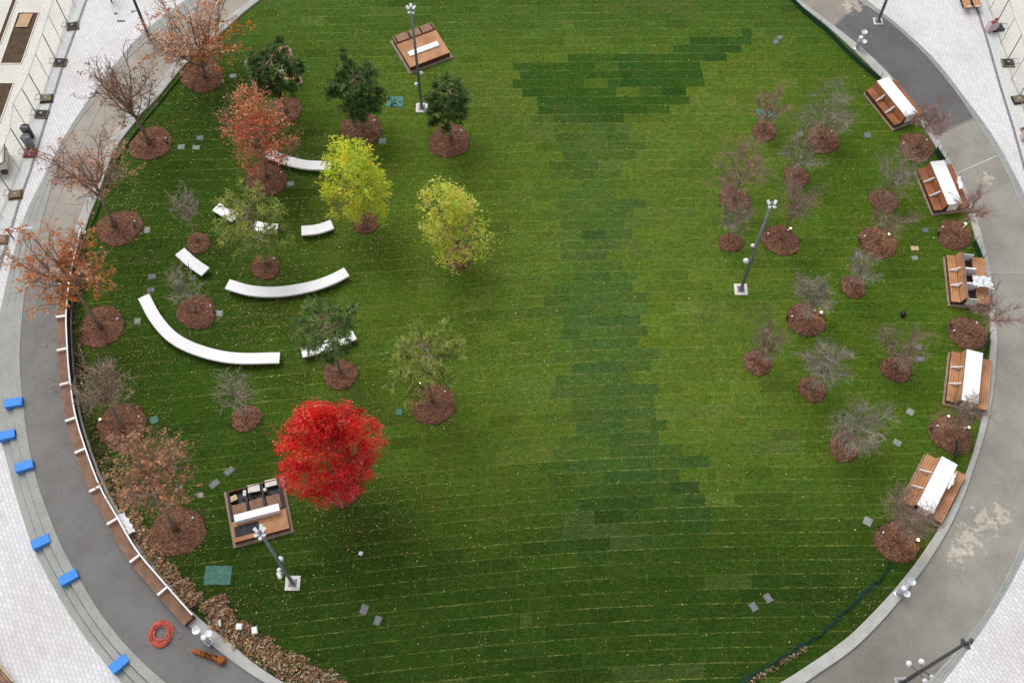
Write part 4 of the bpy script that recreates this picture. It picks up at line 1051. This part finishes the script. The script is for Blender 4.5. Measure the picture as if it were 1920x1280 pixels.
# ------------------------------------------------------------------ lids and small things flush in the grass
LIDS = [
 ('teal',409,1078,1.36,.98,.0,'largest green utility lid, in the grass above the lower leafy hedge'),('teal',740,191,1.12,.86,.0,'teal utility lid strewn with dark scraps left of the top lamp post'),
 ('teal',1427,214,.62,.7,.0,'teal utility lid under the reddish tree, left of a pair'),('teal',1446,214,.55,.62,.0,'teal utility lid under the reddish tree, right of a pair'),
 ('teal',748,772,.36,.38,.0,'small teal lid left of the olive pine ring'),('teal',289,787,.42,.42,.4,'small teal lid right of the leafless oak ring'),
 ('pale_lid',276,432,.36,.42,.0,'small pale lid right of the leaf-strewn ring at the left'),('pale_lid',411,588,.4,.42,.0,'small pale lid touching the ring inside the longest white bench'),
 ('pale_lid',258,602,.36,.38,.0,'small pale lid below the top end of the longest white bench'),('grey_lid',285,519,.46,.34,.15,'grey lid above the top end of the longest white bench, upper of two'),
 ('grey_lid',283,544,.44,.3,.15,'grey lid at the top end of the longest white bench, lower of two'),('grey_lid',430,883,.52,.34,.75,'grey lid near the red maple above the deck under repair, right of two'),
 ('grey_lid',402,907,.54,.36,.75,'grey lid left of the red maple above the deck under repair, left of two'),('grey_lid',683,1142,.36,.5,-.3,'grey lid in the open lower lawn, upper left of two'),
 ('grey_lid',708,1163,.34,.46,-.3,'grey lid in the open lower lawn, lower right of two'),('grey_lid',1440,1121,.36,.46,.5,'grey lid in the lower right lawn, right of two'),
 ('grey_lid',1413,1137,.36,.44,.5,'grey lid in the lower right lawn, left of two'),('grey_lid',1722,650,.4,.34,-.4,'grey lid tilted under a faint tree, upper of two'),
 ('grey_lid',1727,673,.42,.3,.0,'grey lid level with the end of a faint tree, lower of two'),('pale_lid',1707,772,.4,.4,-.6,'pale mottled lid left of the fourth slatted bench foot'),
 ('pale_lid',1682,830,.42,.36,-.6,'pale lid left of the ring between the lower two slatted benches'),('pale_lid',1627,977,.44,.44,-.5,'pale mottled lid left of the lowest ring'),
 ('grey_lid',1735,432,.36,.32,-.2,'dark grey lid left of the ring below the second slatted bench'),('grey_lid',1609,478,.42,.4,.0,'grey lid touching the ring with the brightest light'),
 ('grey_lid',1627,254,.44,.4,.0,'grey lid below the uppermost slatted bench'),('grey_lid',1500,252,.44,.4,.0,'grey lid left of the pinkish ring in the right grove'),
 ('grey_lid',1462,71,.4,.34,.5,'grey lid near the upper right green mesh, right of two'),('grey_lid',1455,79,.38,.34,.5,'grey lid near the upper right green mesh, left of two'),
 ('pale_lid',340,276,.42,.38,.0,'pale lid right of the tall oak ring, leftmost of three'),('pale_lid',368,277,.44,.34,.0,'pale lid right of the tall oak ring, lower right of three'),
 ('grey_lid',375,259,.44,.36,.1,'grey lid right of the tall oak ring, topmost of three'),('pale_lid',437,143,.42,.36,.2,'pale lid between the tan oak ring and the pine-covered deck'),
 ('pale_lid',414,153,.38,.3,.2,'pale lid touching the tan oak ring'),('pale_lid',717,265,.44,.44,.0,'pale lid between two dark pine rings'),('pale_lid',545,345,.44,.36,.2,'pale lid right of the orange-red maple ring'),
 ('pale_lid',376,928,.3,.3,.0,'round pale lid left of the deck under repair'),('pale_lid',335,915,.36,.4,.0,'pale lid under the twigs of the brown leaved oak'),
 ('pale_lid',813,277,.42,.34,.1,'mottled lid at the left edge of the small dark pine ring'),('pale_lid',1715,484,.36,.3,.0,'faint pale lid below the tan card')]
for k, px, py, w, h, rot, lab in LIDS:
    o = G(px, py); m = MB(); m.box(-w / 2, w / 2, -h / 2, h / 2, -.03, .035, k, .02); m.box(-w / 2 + .05, w / 2 - .05, -h / 2 + .05, h / 2 - .05, .036, .042, k, .003)
    if k == 'teal' and w > .9:
        for _ in range(26 if px == 740 else 12):
            m.leaf((rnd.uniform(-w, w) * .42, rnd.uniform(-h, h) * .42, .05), rnd.uniform(.06, .3 if px == 740 else .14), 'chip', lin(34, 62, 54) if px == 740 else lin(150, 166, 140), .9)
    q = m.build('valve_box', None, False, o); q.rotation_euler = (0, 0, rot); tag(q, lab, 'utility lid')
o = G(1715, 466); m = MB(); m.box(-.22, .22, -.15, .15, 0, .05, 'card', .01); tag(m.build('card_scrap', None, False, o), 'tan card lying on grass right of the brightest light', 'cardboard')
o = G(1692, 591); m = MB(); m.lathe([(.03, 0), (.14, .05), (.17, .16), (.12, .28), (.03, .31)], 'black', n=12); m.tube([(0, 0, .25), (.1, .12, .4)], .02, 'black', 5); tag(m.build('black_canister', None, True, o), 'small black canister on the grass left of the third slatted bench', 'canister')
m = MB(); p0 = G(1838, 508, .9); pts = [G(1838, 508, .9), G(1850, 510, .46), G(1866, 511, .02), G(1900, 512, .02), G(1975, 517, .02)]; m.tube([tuple(p - p0) for p in pts], .02, 'lamp_white', 4)
tag(m.build('white_cable', None, False, p0), 'thin white cable running from the open slatted bench over the path', 'cable')

# ------------------------------------------------------------------ plazas outside the path
def sheet(px, z, k, name):
    m = MB(); m.poly([G(x, y, z) for x, y in px], k); return struct(m.build(name))
def strip(px, w, z, k, name):
    pts = [G(x, y, z) for x, y in px]; m = MB()
    for i in range(len(pts) - 1):
        a, b = side(pts, i) * w / 2, side(pts, i + 1) * w / 2; m.poly([pts[i] - a, pts[i + 1] - b, pts[i + 1] + b, pts[i] + a], k)
    return struct(m.build(name))
DL = [(180,-60),(162,0),(122,110),(80,245),(57,320),(37,375),(15,450),(2,485),(-30,570)]
FL = [(164,-60),(145,0),(115,79),(91,147),(66,217),(50,262),(30,320),(10,385),(-12,450),(-40,540)]
sheet([(x, y) for x, y in DL] + [(-500, 570), (-500, -60)], .006, 'cool_concrete', 'concrete_margin')
sheet([(x, y) for x, y in FL] + [(-500, 540), (-500, -60)], .012, 'concrete', 'concrete_plaza')
strip(DL, .16, .016, 'slot', 'drain_channel')
DRr = [(1806,-60),(1830,10),(1850,72),(1875,160),(1900,240),(1920,312),(1945,400)]
FRr = [(1822,-60),(1846,0),(1868,60),(1885,120),(1908,200),(1940,300)]
sheet(DRr + [(2500, 400), (2500, -60)], .006, 'cool_concrete', 'concrete_margin'); sheet(FRr + [(2500, 300), (2500, -60)], .012, 'concrete', 'concrete_plaza')
strip(DRr, .16, .016, 'slot', 'drain_channel')

strip([(215,145),(190,197),(162,252),(130,325),(108,375),(90,418)], .05, .005, 'slot', 'path_joint'); strip([(1788,327),(1830,309),(1874,290)], .045, .005, 'concrete', 'path_joint')
def soil_bed(c, label, board=None):
    q = [G(x, y, 0) for x, y in c]; o = sum(q, Vector()) / 4; t = thing('planting_bed', label, 'planting bed', o, 0, 'bare soil planting beds'); m = MB()
    p = [v - o for v in q]; m.poly([(v.x, v.y, .03) for v in p], 'soil'); m.build('soil', t)
    m = MB()
    for i in range(4):
        a, b = p[i], p[(i + 1) % 4]; d = (b - a).normalized(); n = Vector((-d.y, d.x, 0)) * .06
        m.prism([(v.x, v.y) for v in (a, b, b + n, a + n)], .0, .06 + .004 * i, 'cream')
    m.build('edging', t)
    if board:
        q2 = [G(x, y, .1) - o for x, y in board]
        b2 = MB(); b2.prism([(v.x, v.y) for v in reversed(q2)], .08, .11, 'plywood'); w = b2.build('plywood_board', None, False, o); tag(w, 'plywood board lying on the upper soil bed at the top left', 'board')
soil_bed([(0,121),(41,121),(75,24),(34,24)], 'bare soil planting bed with plywood at one end, upper left corner', [(29,51),(51,51),(62,26),(38,26)])
soil_bed([(-60,290),(-20,290),(27,156),(-14,156)], 'bare soil planting bed at the left edge, lower of the two')
soil_bed([(-8,84),(2,84),(38,-14),(28,-14)], 'narrow dark soil strip in the upper left corner')

# temporary fences: posts, rails, wire mesh and weighted feet
def temp_fence(line, post_px, feet, h, label, foot_side):
    o = G(*line[len(line) // 2]); t = thing('temporary_fence', label, 'fence', o, 0, 'temporary wire fences')
    pts = [G(*p) - o for p in line]
    for z, nm in ((h, 'top_rail'), (.12, 'bottom_rail')):
        m = MB(); m.tube([(p.x, p.y, z) for p in pts], .02, 'wire', 5); m.build(nm, t)
    for px, py, thick in post_px:
        p = G(px, py) - o; m = MB(); m.tube([(p.x, p.y, 0), (p.x, p.y, h)], .034 if thick else .022, 'steel' if thick else 'wire', 6); m.build('post', t)
    m = MB()
    for i in range(len(pts) - 1):
        a, b = pts[i], pts[i + 1]; n = max(2, int((b - a).length / .16))
        for k in range(n): p = a.lerp(b, k / n); m.tube([(p.x, p.y, .12), (p.x, p.y, h)], .0018, 'wire', 3, False)
        for k in range(1, 13): m.tube([(a.x, a.y, .12 + (h - .12) * k / 13), (b.x, b.y, .12 + (h - .12) * k / 13)], .0018, 'wire', 3, False)
    m.build('wire_mesh', t)
    for px, py, k, k2 in feet:
        p = G(px, py, .08) - o; m = MB(); mt = Matrix.Translation(p) @ Matrix.Rotation(rnd.uniform(-.1, .25), 4, 'Z')
        m.box(-.40, .40, -.32, .32, -.10, .05, k, .02, mt); m.box(-.32, .32, -.25, .25, .051, .1, k2, .02, mt); m.box(-.07, .07, -.06, .06, .101, .14, 'kerb', .01, mt)
        m.build('weighted_foot', t)
        m = MB(); s = foot_side; m.tube([(p.x - s * .28, p.y + .05, .03), (p.x - s * .75, p.y - .05, .03), (p.x - s * .75, p.y + .4, .03), (p.x - s * .35, p.y + .4, .03)], .018, 'wire', 5); m.build('stay', t)
temp_fence([(150,-20),(126,42),(104,111),(80,185),(67,213),(52,241),(47,287),(20,360),(-14,440)],
  [(126,42,1),(104,111,1),(80,185,1),(68,213,1),(52,241,0),(48,286,1),(20,360,1),(116,79,0),(91,147,0),(141,13,0),(36,318,0),(4,408,0)],
  [(136,49,'tanbase','dark'),(113,117,'tanbase','dark'),(87,185,'dark','tanbase'),(78,214,'tanbase','dark'),(57,287,'red','red'),(29,365,'wood_dark','tanbase'),(1,449,'tanbase','wood_brown')], 2.3, 'temporary wire fence with weighted feet along the upper left plaza', 1)
temp_fence([(1840,-20),(1855,20),(1866,48),(1876,82),(1889,115),(1896,150),(1911,183),(1928,240)],
  [(1855,20,0),(1866,48,1),(1876,82,0),(1889,113,1),(1896,150,0),(1910,182,1)],
  [(1870,52,'dark','dark'),(1890,118,'tanbase','dark'),(1910,187,'dark','tanbase'),(1928,246,'tanbase','dark')], 2.3, 'temporary wire fence with weighted feet along the upper right plaza', -1)

for px, py, k, lab in ((57, 257, 'black', 'black litter bin behind a grey one by the left wire fence'), (58, 275, 'steel_dark', 'grey litter bin in front of a black one by the left wire fence')):
    b = G(px, py); t = thing('litter_bin', lab, 'litter bin', b); m = MB(); m.lathe([(.22, 0), (.26, .05), (.29, .85), (.30, .88)], 'steel' if k != 'black' else k, n=18); m.build('body', t, True)
    m = MB(); m.lathe([(.30, .881), (.31, .92), (.2, .95)], k, n=18); m.box(-.2, .2, -.03, .03, .951, .97, 'steel'); m.build('lid', t)
b = G(-8, 312); t = thing('utility_cart', 'cream cart with a dark rounded rim, cut by the left picture edge', 'cart', b, R(12)); m = MB()
m.box(-1.1, .9, -.75, .75, .35, 1.0, 'cream', .12); m.build('body', t); m = MB(); m.tube([(-1.1, -.78, 1.0), (.75, -.78, 1.0), (.93, -.6, 1.0), (.93, .78, 1.0)], .035, 'dark', 6); m.build('rim', t)
for x in (-.7, .6):
    for y in (-.7, .7): m = MB(); m.tube([(x, y - .06, .2), (x, y + .06, .2)], .2, 'black', 14); m.build('wheel', t)
m = MB(); m.box(.2, .6, .3, .7, 1.0, 1.3, 'lamp_white', .08); m.box(.3, .62, .12, .28, 1.0, 1.2, 'black', .05); m.build('motor_box', t)
b = G(25, 447); t = thing('barrier_gate', 'short barrier post with a white horizontal arm at the left plaza edge', 'barrier', b); m = MB(); m.tube([(0, 0, 0), (0, 0, .95)], .055, 'steel', 8); m.build('post', t)
q = G(62, 427, .95) - b; q0 = G(11, 430, .95) - b; m = MB(); m.tube([tuple(q0), tuple(q)], .04, 'white', 6); m.build('arm', t)
b = G(1856, 57); t = thing('standpipe_cabinet', 'pale pink cabinet with two dark red caps by the right wire fence', 'cabinet', b, .2); m = MB(); m.box(-.3, .3, -.2, .2, 0, .75, 'pink', .03); m.build('body', t)
for x, y, z in ((.1, .02, .9), (-.14, -.06, .8)): m = MB(); m.lathe([(.05, -.2), (.05, 0), (.12, .01), (.12, .06), (.04, .09)], 'red', (x, y, z), 12); m.build('valve_cap', t)
b = G(1919, 260); t = thing('standpipe_cabinet', 'pale pink cabinet cut by the right picture edge', 'cabinet', b); m = MB(); m.box(-.2, .3, -.2, .2, 0, .7, 'pink', .03); m.build('body', t); m = MB(); m.lathe([(.1, 0), (.1, .07), (.03, .1)], 'red', (0, 0, .7), 12); m.build('valve_cap', t)
# benches at the picture edge
b = G(1815, 5); t = thing('slatted_bench', 'timber bench with two seats cut off by the top edge at the right', 'bench', b, .05); m = MB()
for k in range(4): m.box(-.62 + .13 * k, -.62 + .13 * k + .12, -.9, .9, .40, .45, 'wood', .008)
m.build('seat', t); m = MB()
for k in range(4): m.box(.06 + .13 * k, .06 + .13 * k + .12, -.9, .9, .43, .48, 'wood', .008)
m.build('rear_seat', t); m = MB(); m.box(-.5, .45, -.45, .8, 0, .39, 'dark'); m.build('base', t)
for x in (-.3, .35): m = MB(); m.tube([(x - .2, -.88, .5), (x, -.92, .6), (x + .2, -.88, .5)], .04, 'lamp_white', 6); m.build('armrest', t)
b = G(-8, 1262, -.35); t = thing('timber_bench', 'brown timber seat corner at the lower left picture edge', 'seat', b, R(-42)); m = MB()
for k in range(6): m.box(-1.1, 1.1, -.55 + .15 * k, -.42 + .15 * k, .35, .41, 'wood_brown', .008)
m.build('seat', t); m = MB(); m.box(-1.0, 1.0, -.45, .3, 0, .345, 'dark'); m.build('base', t); m = MB(); m.box(-1.12, 1.12, .36, .44, .3, .44, 'card', .01); m.build('front_rail', t)
for px, py, w, lab in ((217, 26, .22, 'small square drain grate in the upper left paving'), (227, 40, .55, 'oblong drain grate in the upper left paving')):
    m = MB(); m.box(-w / 2, w / 2, -.09, .09, 0, .012, 'slot', .003)
    for k in range(5): m.box(-w / 2 + w * (k + .3) / 5, -w / 2 + w * (k + .6) / 5, -.07, .07, .0125, .014, 'dark')
    tag(m.build('drain_grate', None, False, G(px, py, .004)), lab, 'drain grate')

# ------------------------------------------------------------------ a walker at the top edge
def person(px, py):
    b = G(px, py); t = thing('person', 'person in dark clothes walking on the upper left paving, only the feet in the picture', 'person', b, R(35))
    J = [((0, 0, .95), .13), ((0, 0, 1.18), .13), ((0, .01, 1.42), .14), ((0, .01, 1.54), .055), ((0, .03, 1.62), .085), ((0, .03, 1.74), .08),
         ((.10, 0, .88), .095), ((.11, .16, .48), .065), ((.11, .10, .09), .042), ((.12, .27, .04), .035),
         ((-.10, 0, .88), .095), ((-.11, -.06, .48), .065), ((-.11, -.28, .12), .042), ((-.12, -.14, .04), .035),
         ((.2, 0, 1.42), .06), ((.25, -.08, 1.14), .042), ((.26, .06, .9), .032), ((-.2, 0, 1.42), .06), ((-.25, .06, 1.14), .042), ((-.26, .2, .92), .032)]
    E = [(0,1),(1,2),(2,3),(3,4),(4,5),(0,6),(6,7),(7,8),(8,9),(0,10),(10,11),(11,12),(12,13),(2,14),(14,15),(15,16),(2,17),(17,18),(18,19)]
    me = bpy.data.meshes.new('body'); me.from_pydata([j[0] for j in J], E, []); me.materials.append(M['cloth']); o = bpy.data.objects.new('body', me); COL.objects.link(o); o.parent = t
    s = o.modifiers.new('skin', 'SKIN'); o.modifiers.new('sub', 'SUBSURF').levels = 1
    for v, j in zip(me.skin_vertices[0].data, J): v.radius = (j[1], j[1])
    me.skin_vertices[0].data[0].use_root = True
    m = MB(); m.lathe([(.02, 1.56), (.085, 1.62), (.1, 1.7), (.085, 1.78), (.03, 1.82)], 'skin', (0, .04, 0), 14); m.build('face', t, True)
    m = MB(); m.lathe([(.105, 1.69), (.108, 1.74), (.09, 1.80), (.03, 1.845)], 'black', (0, .02, 0), 14); m.build('hair', t, True)
person(211, 2)

# ------------------------------------------------------------------ fallen leaves and litter
mb = MB(); pal = [lin(214, 206, 128), lin(196, 190, 110), lin(222, 204, 160), lin(200, 160, 120), lin(172, 140, 84), lin(228, 224, 190)]
CL = [(860,470,120,60,500),(690,430,110,60,420),(500,450,160,90,1100),(520,590,120,40,450),(640,950,150,60,350),(640,700,150,90,500),(420,620,130,50,260),(230,660,90,120,600),(230,900,110,130,600),(330,1010,80,60,260),(250,420,80,110,320),(330,220,90,90,260),(420,150,80,80,200),(650,320,70,40,160),(750,1000,200,110,500),(480,1130,130,60,300),(1650,390,120,120,220),(1790,450,50,50,80),(1560,640,160,160,200),(1640,1130,90,60,200),(930,560,110,180,500)]
def drop_leaf(px, py):
    p = G(px, py)
    if not inside(p.x, p.y, L_in, -.1): return
    mb.leaf((p.x, p.y, .03 + rnd.random() * .02), rnd.uniform(.05, .125), 'leaf', jit(rnd.choice(pal), .2), .9)
for x, y, sx, sy, n in CL:
    for _ in range(int(n * 1.9)): drop_leaf(rnd.gauss(x, sx * .6), rnd.gauss(y, sy * .6))
for _ in range(9000):
    x, y = rnd.uniform(100, 1850), rnd.uniform(0, 1280)
    if rnd.random() < (1.0 if x < 700 else .75 if x < 1200 or y > 850 else .3): drop_leaf(x, y)
o = mb.build('fallen_leaves'); o['kind'] = 'stuff'; o['label'] = 'small yellow and tan fallen leaves scattered over the lawn'
mb = MB()
for x, y, sx, sy, n in ((100,560,50,90,160),(70,640,30,60,30),(215,975,10,20,40),(160,330,50,60,60),(300,110,60,50,60),(105,720,15,25,30),(185,150,40,40,20),(1800,560,30,40,20),(340,1200,60,40,40),(130,900,60,120,60)):
    for _ in range(n):
        p = G(rnd.gauss(x, sx * .6), rnd.gauss(y, sy * .6))
        if inside(p.x, p.y, L_op, -.2) and not inside(p.x, p.y, L_out, .1): mb.leaf((p.x, p.y, .035), rnd.uniform(.05, .11), 'leaf', jit(rnd.choice([lin(206, 160, 124), lin(186, 134, 100), lin(222, 206, 178)]), .15), .75)
o = mb.build('path_leaf_litter'); o['kind'] = 'stuff'; o['label'] = 'brown fallen leaves scattered on the path'

# ------------------------------------------------------------------ light: a bright overcast sky
W = bpy.data.worlds.new('World'); S.world = W; W.use_nodes = True; nt = W.node_tree
sky = nt.nodes.new('ShaderNodeTexSky'); sky.sky_type = 'NISHITA'; sky.sun_disc = False
EL, ROT = R(58), R(-35)
sky.sun_elevation = EL; sky.sun_rotation = ROT; sky.air_density = 1.0; sky.dust_density = 4.0
hs = nt.nodes.new('ShaderNodeHueSaturation'); hs.inputs['Saturation'].default_value = .22
nt.links.new(sky.outputs[0], hs.inputs['Color']); nt.links.new(hs.outputs[0], nt.nodes['Background'].inputs['Color'])
nt.nodes['Background'].inputs['Strength'].default_value = .14
sl = bpy.data.lights.new('sun', 'SUN'); sl.energy = .9; sl.angle = R(45); sl.color = (1, .97, .93)
so = bpy.data.objects.new('sun', sl); COL.objects.link(so)
az = ROT; sd = Vector((math.sin(az) * math.cos(EL), math.cos(az) * math.cos(EL), math.sin(EL)))
so.rotation_euler = sd.to_track_quat('Z', 'Y').to_euler(); so.location = (0, 0, 60)
S.view_settings.view_transform = 'Standard'; S.view_settings.look = 'None'; S.view_settings.gamma = 1
S.view_settings.exposure = 0.16
